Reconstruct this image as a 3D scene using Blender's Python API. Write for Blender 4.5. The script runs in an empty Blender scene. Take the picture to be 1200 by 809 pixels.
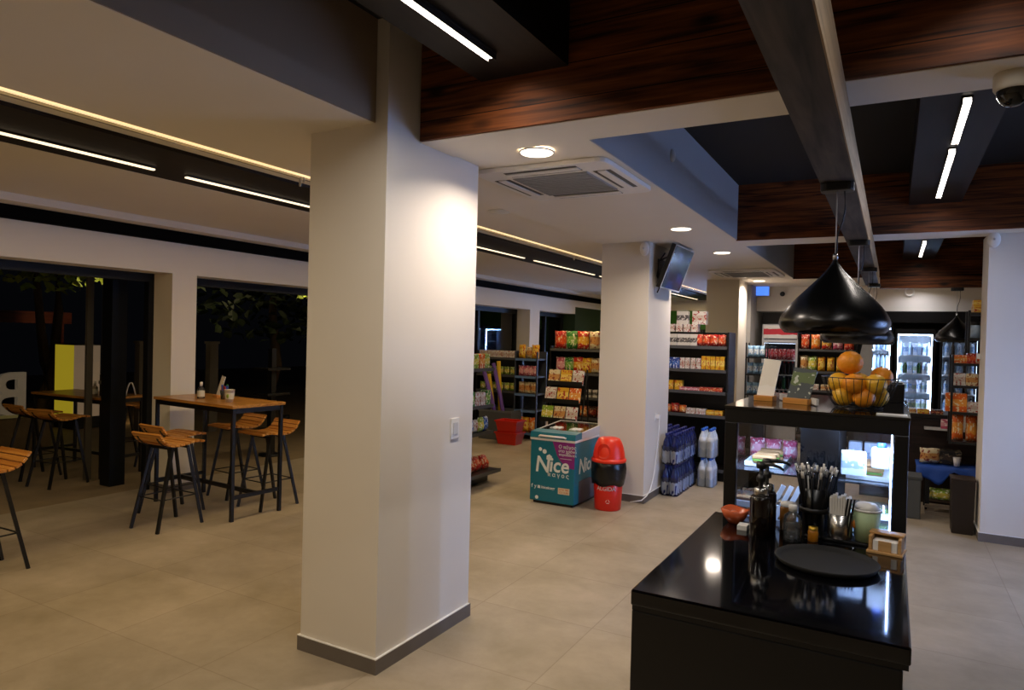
import bpy, math, random
from mathutils import Vector, Matrix, Euler
random.seed(7)
SC = bpy.context.scene
COL = SC.collection
R = math.radians

# ------------------------------------------------------------------ materials
def lin(h):
    if isinstance(h, str):
        h = h.lstrip('#'); c = [int(h[i:i+2], 16)/255 for i in (0, 2, 4)]
    else:
        return (*h[:3], 1.0)
    return (*[(x/12.92 if x <= .04045 else ((x+.055)/1.055)**2.4) for x in c], 1.0)

MATS = {}
def newmat(name):
    m = bpy.data.materials.new(name); m.use_nodes = True
    nt = m.node_tree
    return m, nt, nt.nodes['Principled BSDF']

def mat(name, col, rough=.5, metal=0., noise=None, bump=None, spec=.5, coat=0., coord='Object'):
    """noise=(scale, amount): mottles the colour; bump=(scale, strength)"""
    if name in MATS: return MATS[name]
    m, nt, b = newmat(name)
    b.inputs['Base Color'].default_value = lin(col)
    b.inputs['Roughness'].default_value = rough
    b.inputs['Metallic'].default_value = metal
    b.inputs['Specular IOR Level'].default_value = spec
    b.inputs['Coat Weight'].default_value = coat
    tc = nt.nodes.new('ShaderNodeTexCoord')
    sc, am = noise or (18., .06)
    n = nt.nodes.new('ShaderNodeTexNoise'); n.inputs['Scale'].default_value = sc; n.inputs['Detail'].default_value = 4
    nt.links.new(tc.outputs[coord], n.inputs['Vector'])
    mx = nt.nodes.new('ShaderNodeMix'); mx.data_type = 'RGBA'
    c = lin(col)
    mx.inputs[6].default_value = (*[x*(1-am) for x in c[:3]], 1); mx.inputs[7].default_value = (*[min(1, x*(1+am)) for x in c[:3]], 1)
    nt.links.new(n.outputs['Fac'], mx.inputs[0]); nt.links.new(mx.outputs[2], b.inputs['Base Color'])
    if bump:
        n2 = nt.nodes.new('ShaderNodeTexNoise'); n2.inputs['Scale'].default_value = bump[0]
        nt.links.new(tc.outputs[coord], n2.inputs['Vector'])
        bp = nt.nodes.new('ShaderNodeBump'); bp.inputs['Strength'].default_value = bump[1]; bp.inputs['Distance'].default_value = .01
        nt.links.new(n2.outputs['Fac'], bp.inputs['Height']); nt.links.new(bp.outputs['Normal'], b.inputs['Normal'])
    MATS[name] = m
    return m

def emat(name, col, strength):
    if name in MATS: return MATS[name]
    m, nt, b = newmat(name)
    b.inputs['Base Color'].default_value = lin(col)
    b.inputs['Emission Color'].default_value = lin(col)
    b.inputs['Emission Strength'].default_value = strength
    MATS[name] = m
    return m

def glass(name, tint=(1, 1, 1), refl=.06, rough=.02, body=0.):
    if name in MATS: return MATS[name]
    m = bpy.data.materials.new(name); m.use_nodes = True; nt = m.node_tree; nt.nodes.clear()
    o = nt.nodes.new('ShaderNodeOutputMaterial'); t = nt.nodes.new('ShaderNodeBsdfTransparent'); g = nt.nodes.new('ShaderNodeBsdfGlossy')
    t.inputs['Color'].default_value = (*tint, 1); g.inputs['Roughness'].default_value = rough
    f = nt.nodes.new('ShaderNodeFresnel'); f.inputs['IOR'].default_value = 1.45
    a = nt.nodes.new('ShaderNodeMath'); a.operation = 'ADD'; a.inputs[1].default_value = refl-.04; a.use_clamp = True
    mx = nt.nodes.new('ShaderNodeMixShader')
    nt.links.new(f.outputs[0], a.inputs[0]); nt.links.new(a.outputs[0], mx.inputs[0]); d = nt.nodes.new('ShaderNodeBsdfDiffuse'); d.inputs[0].default_value = (.8, .84, .88, 1); m2 = nt.nodes.new('ShaderNodeMixShader'); m2.inputs[0].default_value = body
    nt.links.new(t.outputs[0], m2.inputs[1]); nt.links.new(d.outputs[0], m2.inputs[2]); nt.links.new(m2.outputs[0], mx.inputs[1]); nt.links.new(g.outputs[0], mx.inputs[2]); nt.links.new(mx.outputs[0], o.inputs['Surface'])
    MATS[name] = m
    return m

def wood(name, dark, light, axis='X', board=0., rough=.45, scale=1.0, knots=False, coat=0.):
    """streaky grain along an axis; board>0 draws plank joints every board metres in Z"""
    if name in MATS: return MATS[name]
    m, nt, b = newmat(name); N = nt.nodes.new; L = nt.links.new
    tc = N('ShaderNodeTexCoord'); mp = N('ShaderNodeMapping')
    s = {'X': (1.2, 14, 22), 'Y': (14, 1.2, 22), 'Z': (14, 14, 1.2)}[axis]
    mp.inputs['Scale'].default_value = [x*scale for x in s]
    L(tc.outputs['Object'], mp.inputs['Vector'])
    n = N('ShaderNodeTexNoise'); n.inputs['Scale'].default_value = 1.6; n.inputs['Detail'].default_value = 6; n.inputs['Distortion'].default_value = .6
    L(mp.outputs[0], n.inputs['Vector'])
    cr = N('ShaderNodeValToRGB'); cr.color_ramp.elements[0].position = .32; cr.color_ramp.elements[1].position = .7
    cr.color_ramp.elements[0].color = lin(dark); cr.color_ramp.elements[1].color = lin(light)
    L(n.outputs['Fac'], cr.inputs[0]); out = cr.outputs[0]
    if knots:
        mk = N('ShaderNodeMapping'); mk.inputs['Scale'].default_value = (1.1, 1.1, 2.6); L(tc.outputs['Object'], mk.inputs['Vector'])
        v = N('ShaderNodeTexVoronoi'); v.inputs['Scale'].default_value = 1.7; L(mk.outputs[0], v.inputs['Vector'])
        k = N('ShaderNodeValToRGB'); k.color_ramp.elements[0].position = .05; k.color_ramp.elements[1].position = .17
        k.color_ramp.elements[0].color = (.12, .12, .12, 1); k.color_ramp.elements[1].color = (1, 1, 1, 1)
        L(v.outputs['Distance'], k.inputs[0])
        mu = N('ShaderNodeMix'); mu.data_type = 'RGBA'; mu.blend_type = 'MULTIPLY'; mu.inputs[0].default_value = 1
        L(out, mu.inputs[6]); L(k.outputs[0], mu.inputs[7]); out = mu.outputs[2]
    if board:
        sp = N('ShaderNodeSeparateXYZ'); L(tc.outputs['Object'], sp.inputs[0])
        d = N('ShaderNodeMath'); d.operation = 'DIVIDE'; d.inputs[1].default_value = board; L(sp.outputs['Z'], d.inputs[0])
        fr = N('ShaderNodeMath'); fr.operation = 'FRACT'; L(d.outputs[0], fr.inputs[0])
        lt = N('ShaderNodeMath'); lt.operation = 'GREATER_THAN'; lt.inputs[1].default_value = .03; L(fr.outputs[0], lt.inputs[0])
        mu = N('ShaderNodeMix'); mu.data_type = 'RGBA'; mu.blend_type = 'MULTIPLY'; mu.inputs[0].default_value = .93
        L(out, mu.inputs[6]); L(lt.outputs[0], mu.inputs[7]); out = mu.outputs[2]
    L(out, b.inputs['Base Color']); b.inputs['Roughness'].default_value = rough; b.inputs['Specular IOR Level'].default_value = .3; b.inputs['Coat Weight'].default_value = coat
    MATS[name] = m
    return m

def pack(name, base, band, spot, z0=.3, z1=.68, scale=6., rough=.38, spots=.35):
    """printed packaging: a base colour, a band between two heights and irregular printed patches"""
    key = 'pack_'+name
    if key in MATS: return MATS[key]
    m, nt, b = newmat(key); N = nt.nodes.new; L = nt.links.new
    tc = N('ShaderNodeTexCoord'); sp = N('ShaderNodeSeparateXYZ'); L(tc.outputs['Generated'], sp.inputs[0])
    nz = N('ShaderNodeTexNoise'); nz.inputs['Scale'].default_value = 3; L(tc.outputs['Generated'], nz.inputs['Vector'])
    ad = N('ShaderNodeMath'); ad.operation = 'MULTIPLY_ADD'; ad.inputs[1].default_value = .25; L(nz.outputs['Fac'], ad.inputs[0]); L(sp.outputs['Z'], ad.inputs[2])
    cr = N('ShaderNodeValToRGB'); cr.color_ramp.interpolation = 'CONSTANT'; e = cr.color_ramp.elements
    e[0].position = 0; e[0].color = lin(base); e[1].position = z0+.12; e[1].color = lin(band)
    x = e.new(z1+.12); x.color = lin(base)
    L(ad.outputs[0], cr.inputs[0])
    v = N('ShaderNodeTexNoise'); v.inputs['Scale'].default_value = scale; v.inputs['Detail'].default_value = 1
    oi = N('ShaderNodeObjectInfo'); va = N('ShaderNodeVectorMath'); va.operation = 'ADD'
    L(tc.outputs['Generated'], va.inputs[0]); L(oi.outputs['Random'], va.inputs[1]); L(va.outputs[0], v.inputs['Vector'])
    gt = N('ShaderNodeMath'); gt.operation = 'GREATER_THAN'; gt.inputs[1].default_value = 1-spots-.06; L(v.outputs['Fac'], gt.inputs[0])
    mx = N('ShaderNodeMix'); mx.data_type = 'RGBA'; mx.inputs[7].default_value = lin(spot)
    L(gt.outputs[0], mx.inputs[0]); L(cr.outputs[0], mx.inputs[6]); L(mx.outputs[2], b.inputs['Base Color'])
    b.inputs['Roughness'].default_value = rough
    MATS[key] = m
    return m

def floor_mat():
    m, nt, b = newmat('floor_tiles'); N = nt.nodes.new; L = nt.links.new
    tc = N('ShaderNodeTexCoord')
    br = N('ShaderNodeTexBrick'); br.offset = 0; br.squash = 1
    br.inputs['Scale'].default_value = 1; br.inputs['Brick Width'].default_value = .77; br.inputs['Row Height'].default_value = .77
    br.inputs['Mortar Size'].default_value = .0035; br.inputs['Mortar Smooth'].default_value = .2; br.inputs['Bias'].default_value = 0
    br.inputs['Color1'].default_value = (.9, .9, .9, 1); br.inputs['Color2'].default_value = (1.0, 1.0, 1.0, 1); br.inputs['Mortar'].default_value = (.72, .70, .67, 1)
    L(tc.outputs['Object'], br.inputs['Vector'])
    n1 = N('ShaderNodeTexNoise'); n1.inputs['Scale'].default_value = 1.7; n1.inputs['Detail'].default_value = 7; n1.inputs['Roughness'].default_value = .68; n1.inputs['Distortion'].default_value = .15
    L(tc.outputs['Object'], n1.inputs['Vector'])
    cr = N('ShaderNodeValToRGB'); e = cr.color_ramp.elements
    e[0].position = .3; e[0].color = lin('#93866f'); e[1].position = .72; e[1].color = lin('#b8a995')
    L(n1.outputs['Fac'], cr.inputs[0])
    mu = N('ShaderNodeMix'); mu.data_type = 'RGBA'; mu.blend_type = 'MULTIPLY'; mu.inputs[0].default_value = 1
    L(cr.outputs[0], mu.inputs[6]); L(br.outputs['Color'], mu.inputs[7]); L(mu.outputs[2], b.inputs['Base Color'])
    rr = N('ShaderNodeMapRange'); rr.inputs['To Min'].default_value = .38; rr.inputs['To Max'].default_value = .58
    L(n1.outputs['Fac'], rr.inputs['Value']); L(rr.outputs[0], b.inputs['Roughness'])
    return m

WHITE = mat('white_wall_paint', '#e4ddd2', .75, noise=(3, .03))
CEIL = mat('white_ceiling_paint', '#e6dfd3', .8, noise=(2, .03))
DARKC = mat('black_ceiling_boards', '#0a0a0a', .8, noise=(2, .2))
STONE = mat('grey_skirting_tile', '#6d655e', .5, noise=(9, .15))
BLACK = mat('black_metal', '#0d0d0e', .42, noise=(30, .1))
BLACKG = mat('black_gloss_stone', '#040406', .07, noise=(40, .3), spec=.6)
BLACKM = mat('black_laminate', '#060607', .38, noise=(20, .2))
LAMPB = mat('black_gloss_lamp', '#050505', .27, spec=.5)
GREY = mat('grey_plastic', '#5d6064', .5)
LGREY = mat('pale_grey_plastic', '#c9c8c6', .45)
WPL = mat('white_plastic', '#e8e6e2', .4)
CHROME = mat('brushed_steel', '#b9b7b2', .25, metal=1.)
WOODF = wood('stained_fascia_boards', '#271207', '#86491f', 'X', board=.17, knots=True, rough=.62)
WOODB = wood('dark_stained_beam', '#0c0604', '#1c0f08', 'Y', rough=.6)
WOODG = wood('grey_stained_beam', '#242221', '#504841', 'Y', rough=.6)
SLAT = wood('honey_slats', '#a8682a', '#e2a452', 'X', rough=.4)
TTOP = wood('oiled_table_top', '#93602a', '#cf9446', 'X', rough=.3, coat=.2)
PANE = glass('clear_pane')
CLEAR = glass('clear_plastic', (.95, .97, .98), .1, .05, .05)
GREEN = mat('green_wall_paint', '#2f6a1a', .7, noise=(2, .1))

# ------------------------------------------------------------------ mesh building
class MB:
    def __init__(s): s.v = []; s.f = []; s.m = []; s.s = []
    def add(s, vs, fs, mi=0, smooth=False, T=None):
        o = len(s.v)
        for p in vs:
            p = Vector(p); s.v.append(T @ p if T else p)
        for f in fs: s.f.append([o+i for i in f]); s.m.append(mi); s.s.append(smooth)
        return s
    def box(s, x0, x1, y0, y1, z0, z1, mi=0, T=None):
        return s.add([(x0,y0,z0),(x1,y0,z0),(x1,y1,z0),(x0,y1,z0),(x0,y0,z1),(x1,y0,z1),(x1,y1,z1),(x0,y1,z1)],
                     [(0,3,2,1),(4,5,6,7),(0,1,5,4),(1,2,6,5),(2,3,7,6),(3,0,4,7)], mi, False, T)
    def rbox(s, x0, x1, y0, y1, z0, z1, r=.01, mi=0, T=None, n=3):
        """box with rounded vertical edges"""
        pts = []
        for cx, cy, a0 in ((x1-r,y1-r,0),(x0+r,y1-r,90),(x0+r,y0+r,180),(x1-r,y0+r,270)):
            for k in range(n+1):
                a = R(a0+90*k/n); pts.append((cx+r*math.cos(a), cy+r*math.sin(a)))
        return s.prism(pts, z0, z1, mi, T)
    def prism(s, pts, z0, z1, mi=0, T=None, smooth=False):
        n = len(pts)
        vs = [(x,y,z0) for x,y in pts]+[(x,y,z1) for x,y in pts]
        fs = [tuple(reversed(range(n))), tuple(range(n,2*n))]+[(i,(i+1)%n,n+(i+1)%n,n+i) for i in range(n)]
        return s.add(vs, fs, mi, smooth, T)
    def bar(s, p0, p1, w, h=None, mi=0):
        """rectangular bar between two points"""
        p0, p1 = Vector(p0), Vector(p1); d = p1-p0; h = h or w
        q = d.to_track_quat('Z', 'Y'); T = Matrix.Translation(p0) @ q.to_matrix().to_4x4()
        return s.box(-w/2, w/2, -h/2, h/2, 0, d.length, mi, T)
    def tube(s, pts, r, n=8, mi=0, closed=False):
        pts = [Vector(p) for p in pts]; k = len(pts); vs = []
        up = Vector((0,0,1))
        for i, p in enumerate(pts):
            a = pts[(i-1) % k] if (closed or i > 0) else p; b = pts[(i+1) % k] if (closed or i < k-1) else p
            t = (b-a).normalized(); u = t.cross(up)
            if u.length < 1e-3: u = t.cross(Vector((1,0,0)))
            u.normalize(); w = u.cross(t)
            rr = r[i] if isinstance(r, (list, tuple)) else r
            vs += [p+rr*(math.cos(2*math.pi*j/n)*u+math.sin(2*math.pi*j/n)*w) for j in range(n)]
        fs = []
        for i in range(k if closed else k-1):
            for j in range(n):
                fs.append((i*n+j, i*n+(j+1) % n, ((i+1) % k)*n+(j+1) % n, ((i+1) % k)*n+j))
        if not closed: fs += [tuple(reversed(range(n))), tuple(range((k-1)*n, k*n))]
        return s.add(vs, fs, mi, True)
    def lathe(s, prof, n=24, mi=0, T=None, smooth=True, sx=1., sy=1.):
        """revolve (r,z) pairs about Z; r==0 ends close to a point"""
        vs = []; fs = []; rows = []
        for r, z in prof:
            if r < 1e-6: rows.append([len(vs)]); vs.append((0,0,z))
            else:
                rows.append(list(range(len(vs), len(vs)+n))); vs += [(sx*r*math.cos(2*math.pi*j/n), sy*r*math.sin(2*math.pi*j/n), z) for j in range(n)]
        for a, b in zip(rows, rows[1:]):
            for j in range(n):
                k = (j+1) % n
                if len(a) == 1 and len(b) == 1: continue
                if len(a) == 1: fs.append((a[0], b[k], b[j]))
                elif len(b) == 1: fs.append((a[j], a[k], b[0]))
                else: fs.append((a[j], a[k], b[k], b[j]))
        return s.add(vs, fs, mi, smooth, T)
    def ball(s, c, r, mi=0, n=14, sx=1., sy=1., sz=1.):
        prof = [(r*math.sin(math.pi*i/8), -r*sz*math.cos(math.pi*i/8)) for i in range(9)]
        prof[0] = (0, -r*sz); prof[-1] = (0, r*sz)
        return s.lathe(prof, n, mi, Matrix.Translation(c), True, sx, sy)
    def mesh(s, name, mats, bevel=0):
        me = bpy.data.meshes.new(name); me.from_pydata([tuple(p) for p in s.v], [], s.f)
        for m in (mats if isinstance(mats, (list, tuple)) else [mats]): me.materials.append(m)
        me.polygons.foreach_set('material_index', s.m); me.polygons.foreach_set('use_smooth', s.s); me.update()
        return me
    def build(s, name, mats, parent=None, bevel=0, loc=None, rot=None):
        return link(name, s.mesh(name, mats), parent, bevel, loc, rot)

def link(name, me, parent=None, bevel=0, loc=None, rot=None):
    o = bpy.data.objects.new(name, me); COL.objects.link(o)
    if parent: o.parent = parent
    if loc: o.location = loc
    if rot: o.rotation_euler = rot
    if bevel:
        md = o.modifiers.new('bevel', 'BEVEL'); md.width = bevel; md.segments = 2; md.limit_method = 'ANGLE'; md.angle_limit = R(50)
    return o

def tag(o, label, cat, group=None, kind=None):
    if label: o['label'] = label
    if cat: o['category'] = cat
    if group: o['group'] = group
    if kind: o['kind'] = kind
    return o

def thing(name, label, cat, loc=(0,0,0), rz=0., group=None):
    o = bpy.data.objects.new(name, None); COL.objects.link(o); o.empty_display_size = .1
    o.location = loc; o.rotation_euler = (0,0,rz)
    return tag(o, label, cat, group)

def struct(name, mb, m, bevel=0):
    o = mb.build(name, m, None, bevel); o['kind'] = 'structure'
    return o

def copy_tree(o, parent=None):
    c = o.copy(); COL.objects.link(c); c.parent = parent
    for ch in [x for x in o.children]: copy_tree(ch, c)
    return c

def dup(src, loc, rz, label, group=None):
    c = copy_tree(src); c.location = loc; c.rotation_euler = (0,0,rz); c['label'] = label
    if group: c['group'] = group
    elif 'group' in c: del c['group']
    return c

def lettering(body, size, depth=.0006, shear=0., bold=0.):
    """a MB of extruded letters lying in local XZ, facing -Y, origin at the left of the baseline"""
    cu = bpy.data.curves.new('letters', 'FONT'); cu.body = body; cu.size = size; cu.extrude = depth; cu.shear = shear; cu.offset = bold
    cu.resolution_u = 3
    t = bpy.data.objects.new('letters', cu); COL.objects.link(t)
    dg = bpy.context.evaluated_depsgraph_get(); me = bpy.data.meshes.new_from_object(t.evaluated_get(dg))
    mb = MB(); mb.add([(v.co.x, -v.co.z, v.co.y) for v in me.vertices], [tuple(p.vertices) for p in me.polygons])
    bpy.data.objects.remove(t); bpy.data.curves.remove(cu); bpy.data.meshes.remove(me)
    return mb

# ------------------------------------------------------------------ camera
yaw, pitch, roll = -0.508007, -0.0121482, 0.0252093
f = Vector((math.sin(yaw)*math.cos(pitch), math.cos(yaw)*math.cos(pitch), math.sin(pitch)))
r = Vector((math.cos(yaw), -math.sin(yaw), 0)); u = r.cross(f)
r2 = r*math.cos(roll)+u*math.sin(roll); u2 = -r*math.sin(roll)+u*math.cos(roll)
cam = bpy.data.cameras.new('camera'); co = bpy.data.objects.new('camera', cam); COL.objects.link(co)
M4 = Matrix((( r2.x,u2.x,-f.x,0),(r2.y,u2.y,-f.y,0),(r2.z,u2.z,-f.z,1.75),(0,0,0,1)))
co.matrix_world = M4
cam.sensor_fit = 'HORIZONTAL'; cam.sensor_width = 36; cam.lens = 801.584*36/1200; cam.clip_start = .05; cam.clip_end = 100
SC.camera = co
SC.view_settings.view_transform = 'Standard'; SC.view_settings.look = 'None'; SC.view_settings.gamma = 1
SC.view_settings.use_curve_mapping = False; SC.view_settings.exposure = 0
w = bpy.data.worlds.new('night'); SC.world = w; w.use_nodes = True
w.node_tree.nodes['Background'].inputs[0].default_value = (.0012, .0013, .0018, 1); w.node_tree.nodes['Background'].inputs[1].default_value = 1

# lamp colours
WARM = '#ffe0aa'; NEUT = '#fff2e2'; COOL = '#b9d4ff'
LED_N = emat('led_diffuser_neutral', NEUT, 5)
LED_W = emat('led_diffuser_warm', '#ffe6c0', 1.6)
LED_C = emat('led_tube_cool', COOL, 60)
DOWN = emat('downlight_diffuser', '#ffe9cc', 6)
def lamp(parent, name, loc, sx, sy, power, col, spread=180, shape='RECTANGLE'):
    l = bpy.data.lights.new(name, 'AREA'); l.shape = shape; l.size = sx; l.size_y = sy; l.energy = power; l.color = lin(col)[:3]; l.spread = R(spread)
    o = bpy.data.objects.new(name, l); COL.objects.link(o); o.parent = parent; o.location = loc
    return o

# ------------------------------------------------------------------ the setting
def floor():
    o = struct('floor', MB().box(-7.1, 4, -3.5, 18.3, -.1, 0), floor_mat())
    g = struct('terrace_floor', MB().box(-26, -7.1, -6, 26, -.1, -.002), mat('terrace_paving', '#86745a', .7, noise=(5, .25)))
floor()
struct('ceiling', MB().box(-7.1, 4, -3.5, 18.3, 3.36, 3.45), DARKC)
# lowered white ceiling, in slabs
struct('ceiling_low', MB().box(-3.58, -2.36, -3.5, 3.32, 2.83, 3.36), CEIL)
BULK = mat('bulkhead_shade_blue_grey', '#b4b5b9', .8, noise=(2, .04))  # grey tint puts the bay's shade into the white bulkhead faces
struct('trim_16', MB().box(-2.36, -2.352, -3.5, 2.726, 2.832, 3.36), mat('bulkhead_shade_taupe', '#93806a', .8, noise=(2, .04)))  # thin face panel, coloured darker for the shade on this bulkhead
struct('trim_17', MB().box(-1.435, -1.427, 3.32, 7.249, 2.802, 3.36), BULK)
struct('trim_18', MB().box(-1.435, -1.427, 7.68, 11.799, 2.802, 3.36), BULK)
struct('ceiling_soffit', MB().box(-2.85, -1.435, 3.32, 18.2, 2.8, 3.36), CEIL)
struct('ceiling_edge', MB().box(-3.58, -2.85, 3.32, 18.2, 2.83, 3.36), CEIL)
struct('ceiling_drop', MB().box(-6.67, -6.4, -3.5, 18.2, 2.772, 2.836), CEIL)
struct('ceiling_left', MB().box(-7.08, -4.68, -3.5, 18.2, 2.836, 3.36), CEIL)
struct('ceiling_rear', MB().box(-1.435, 4, 12.2, 18.2, 2.8, 3.36), CEIL)
struct('ceiling_cove', MB().box(-3.9, -3.58, -3.5, 18.2, 2.86, 3.36), CEIL)
# white cross beams with wooden fascias
for i, (y0, y1, x0) in enumerate(((2.98, 3.32, -2.36), (7.25, 7.68, -1.435), (11.8, 12.2, -1.435))):
    struct('trim_%d' % (i+1), MB().box(x0, 4, y0+.02, y1, 2.79, 3.36), CEIL)
    struct('trim_%d' % (i+4), MB().box(x0+.1 if i == 0 else x0, 4, y0, y0+.019, 2.793, 3.36), WOODF)
struct('trim_7', MB().box(-.2, 1.7, 11.7, 11.8, 2.62, 2.785), WOODF)
# beams along the room
struct('trim_8', MB().box(-1.876, -1.39, -3.5, 2.98, 3.05, 3.36), WOODB)
struct('trim_9', MB().box(.09, .497, 3.32, 7.25, 3.05, 3.36), WOODB)
struct('trim_10', MB().box(.09, .497, 7.68, 11.8, 3.05, 3.36), WOODB)
struct('trim_11', MB().box(.09, .497, -3.5, 2.98, 3.05, 3.36), WOODB)
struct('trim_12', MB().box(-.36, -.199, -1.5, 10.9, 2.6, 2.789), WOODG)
struct('trim_19', MB().box(-.199, -.193, -1.5, 10.9, 2.6, 2.789), wood('lit_beam_side', '#7a654c', '#a58c6c', 'Y', rough=.6))  # side coloured paler and warmer, for the LED light falling on it
struct('trim_13', MB().box(-4.68, -3.9, -3.5, 18.2, 2.838, 3.36), WOODB)
# columns
def column(name, x0, x1, y0, y1, z1=2.8, side=None):
    struct(name, MB().box(x0, x1, y0, y1, 0, z1), side or WHITE)
def skirting(name, x0, x1, y0, y1, t=.012, h=.078):
    b = MB(); b.box(x0-t, x1+t, y0-t, y0, 0, h); b.box(x0-t, x1+t, y1, y1+t, 0, h); b.box(x0-t, x0, y0, y1, 0, h); b.box(x1, x1+t, y0, y1, 0, h)
    b.box(x0-t-.001, x1+t+.001, y0-t-.001, y0, h, h+.005, 1); b.box(x1, x1+t+.001, y0, y1, h, h+.005, 1); b.box(x0-t-.001, x0, y0, y1, h, h+.005, 1)
    struct(name, b, [STONE, WPL])
column('pillar_front', -2.805, -2.273, 2.727, 3.6, 3.36); skirting('baseboard_pillar_front', -2.805, -2.273, 2.727, 3.6)
column('pillar_middle', -2.83, -2.29, 7.08, 7.92); skirting('baseboard_pillar_middle', -2.83, -2.29, 7.08, 7.92)
column('pillar_rear', -2.8, -2.262, 11.8, 12.5); skirting('baseboard_pillar_rear', -2.8, -2.262, 11.8, 12.5)
column('wall_right_end', .735, 4, 7.5, 7.98); skirting('baseboard_right', .735, 4, 7.5, 7.98)
# outer walls
struct('wall_right', MB().box(4, 4.2, -3.5, 18.3, 0, 3.45), WHITE)
struct('wall_back', MB().box(-7.1, 4, -3.7, -3.5, 0, 3.45), WHITE)
struct('wall_far', MB().box(-7.1, -2.2, 18.2, 18.4, 0, 2.56), GREEN)
struct('wall_far_upper', MB().box(-7.1, -2.2, 18.2, 18.4, 2.56, 3.45), WHITE)
XL, XO = -6.67, -7.08
struct('wall_left_header', MB().box(XO, XL, -3.5, 15.05, 2.33, 2.834), WHITE)
for i, (a, b) in enumerate(((-3.5, -1.2), (4.57, 4.86), (9.3, 9.75), (12.73, 13.17))):
    struct('wall_left_pier_%d' % (i+1), MB().box(XO, XL, a, b, 0, 2.33), WHITE)
struct('baseboard_left', MB().box(XO-.01, XL+.012, 4.558, 4.872, 0, .078), STONE)
struct('wall_left_far', MB().box(XO, XL, 15.05, 18.2, 0, 2.5), mat('dark_green_paint', '#1d3416', .7))
struct('wall_left_far_upper', MB().box(XO, XL, 15.05, 18.2, 2.5, 2.834), WHITE)
# black curtain rail along the head of the left wall
struct('trim_14', MB().box(XL, XL+.07, -3.5, 18.2, 2.655, 2.77), mat('matt_black_rail', '#060606', .9, spec=.1))
# right rear zone
struct('wall_rear_header', MB().box(-2.262, 4, 13.5, 14.3, 2.35, 2.8), WHITE)
struct('wall_rear', MB().box(-2.262, -.6, 14.2, 14.4, 0, 2.35), mat('grey_wall_paint', '#8f8d8a', .8))
struct('wall_rear_black', MB().box(-.6, 4, 14.2, 14.4, 0, 2.35), BLACKM)
struct('wall_rear_side', MB().box(-2.4, -2.262, 12.9, 18.2, 0, 2.8), mat('grey_wall_paint2', '#a8a5a0', .8))
# door and window frames in the left wall
DOORF = mat('dark_door_frame', '#0c0e10', .5, spec=.25)
def frame(name, y0, y1, z1=2.33, x0=-7.06, x1=-6.98, t=.06, mull=()):
    b = MB(); b.box(x0, x1, y0, y0+t, 0, z1); b.box(x0, x1, y1-t, y1, 0, z1); b.box(x0, x1, y0+t, y1-t, z1-.09, z1)
    for y in mull: b.box(x0, x1, y-t/2, y+t/2, 0, z1-.09)
    return struct(name, b, DOORF)
frame('door_1', -1.2, 4.57); frame('door_2', 4.86, 9.3)
for nm, y0, y1, mull in (('window_1', 9.75, 12.73, (11.2,)), ('window_2', 13.17, 15.05, (14.1,))):
    fo = frame(nm, y0, y1, mull=mull)
    MB().box(-7.03, -7.022, y0+.06, y1-.06, 0.01, 2.24).build('pane', PANE, fo)

# ------------------------------------------------------------------ lamps of the room
LEDH = mat('led_channel_grey', '#2a2826', .5)
def led(name, label, x, y0, y1, z, m, wd=.035, group=None, ppm=15., col=NEUT, spread=178, fins=True):
    t = thing(name, label, 'light', (x, (y0+y1)/2, z), 0, group); L = (y1-y0)/2
    b = MB().box(-wd*.7, wd*.7, -L, L, -.012, -.001)
    for q in ((-1, 1) if fins else ()): b.box(q*wd*.57-wd*.04, q*wd*.57+wd*.04, -L, L, -.036, -.012)
    b.build('housing', LEDH, t)
    MB().box(-wd/2, wd/2, -L, L, -.022, -.012).build('diffuser', m, t)
    lamp(t, 'led_lamp', (0, 0, -.024), wd, 2*L, ppm*2*L, col, spread)
    return t
led('led_strip_light', 'bright LED strip under the dark beam beside the front white pillar', -1.645, .2, 2.7, 3.05, LED_N, .035, None, 12.)
led('led_strip_light', 'short LED strip on the wooden beam, nearer of the two in the middle ceiling bay', .3, 4.21, 5.1, 3.05, LED_N, .035, None, 6., '#fff4ea')
led('led_strip_light', 'longer LED strip on the wooden beam, farther of the two in the middle ceiling bay', .3, 5.26, 6.88, 3.05, LED_N, .035, None, 6., '#fff4ea')
led('led_strip_light', 'small far LED strip on the beam of the rear ceiling bay', .3, 9.7, 11.3, 3.05, LED_N, .035, None, 6., '#fff4ea')
led('led_strip_light', 'LED strip under the right beam of the front ceiling bay, above the picture', .3, .2, 2.7, 3.05, LED_N, .035, None, 7., '#f8f3f0')
segs = [(-1.8, .1), (.16, 2.87), (3.11, 4.9), (5.1, 6.6), (6.8, 8.2), (8.5, 10.7), (10.95, 13.0), (13.3, 15.1), (15.3, 17.6)]
names = ['nearest', 'longest, ending before the gap', 'right after the gap', 'hidden partly by the front pillar', 'just past the front pillar', 'middle one between the pillars', 'before the middle pillar', 'past the middle pillar', 'farthest, near the green wall']
for (a, b), n in zip(segs, names):
    led('led_strip_light', 'warm LED strip in the dark left ceiling beam, '+n, -4.41, a, b, 2.838, LED_W, .027, 'LED strips of the left beam', 9.8, WARM, 178, False)
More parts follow.
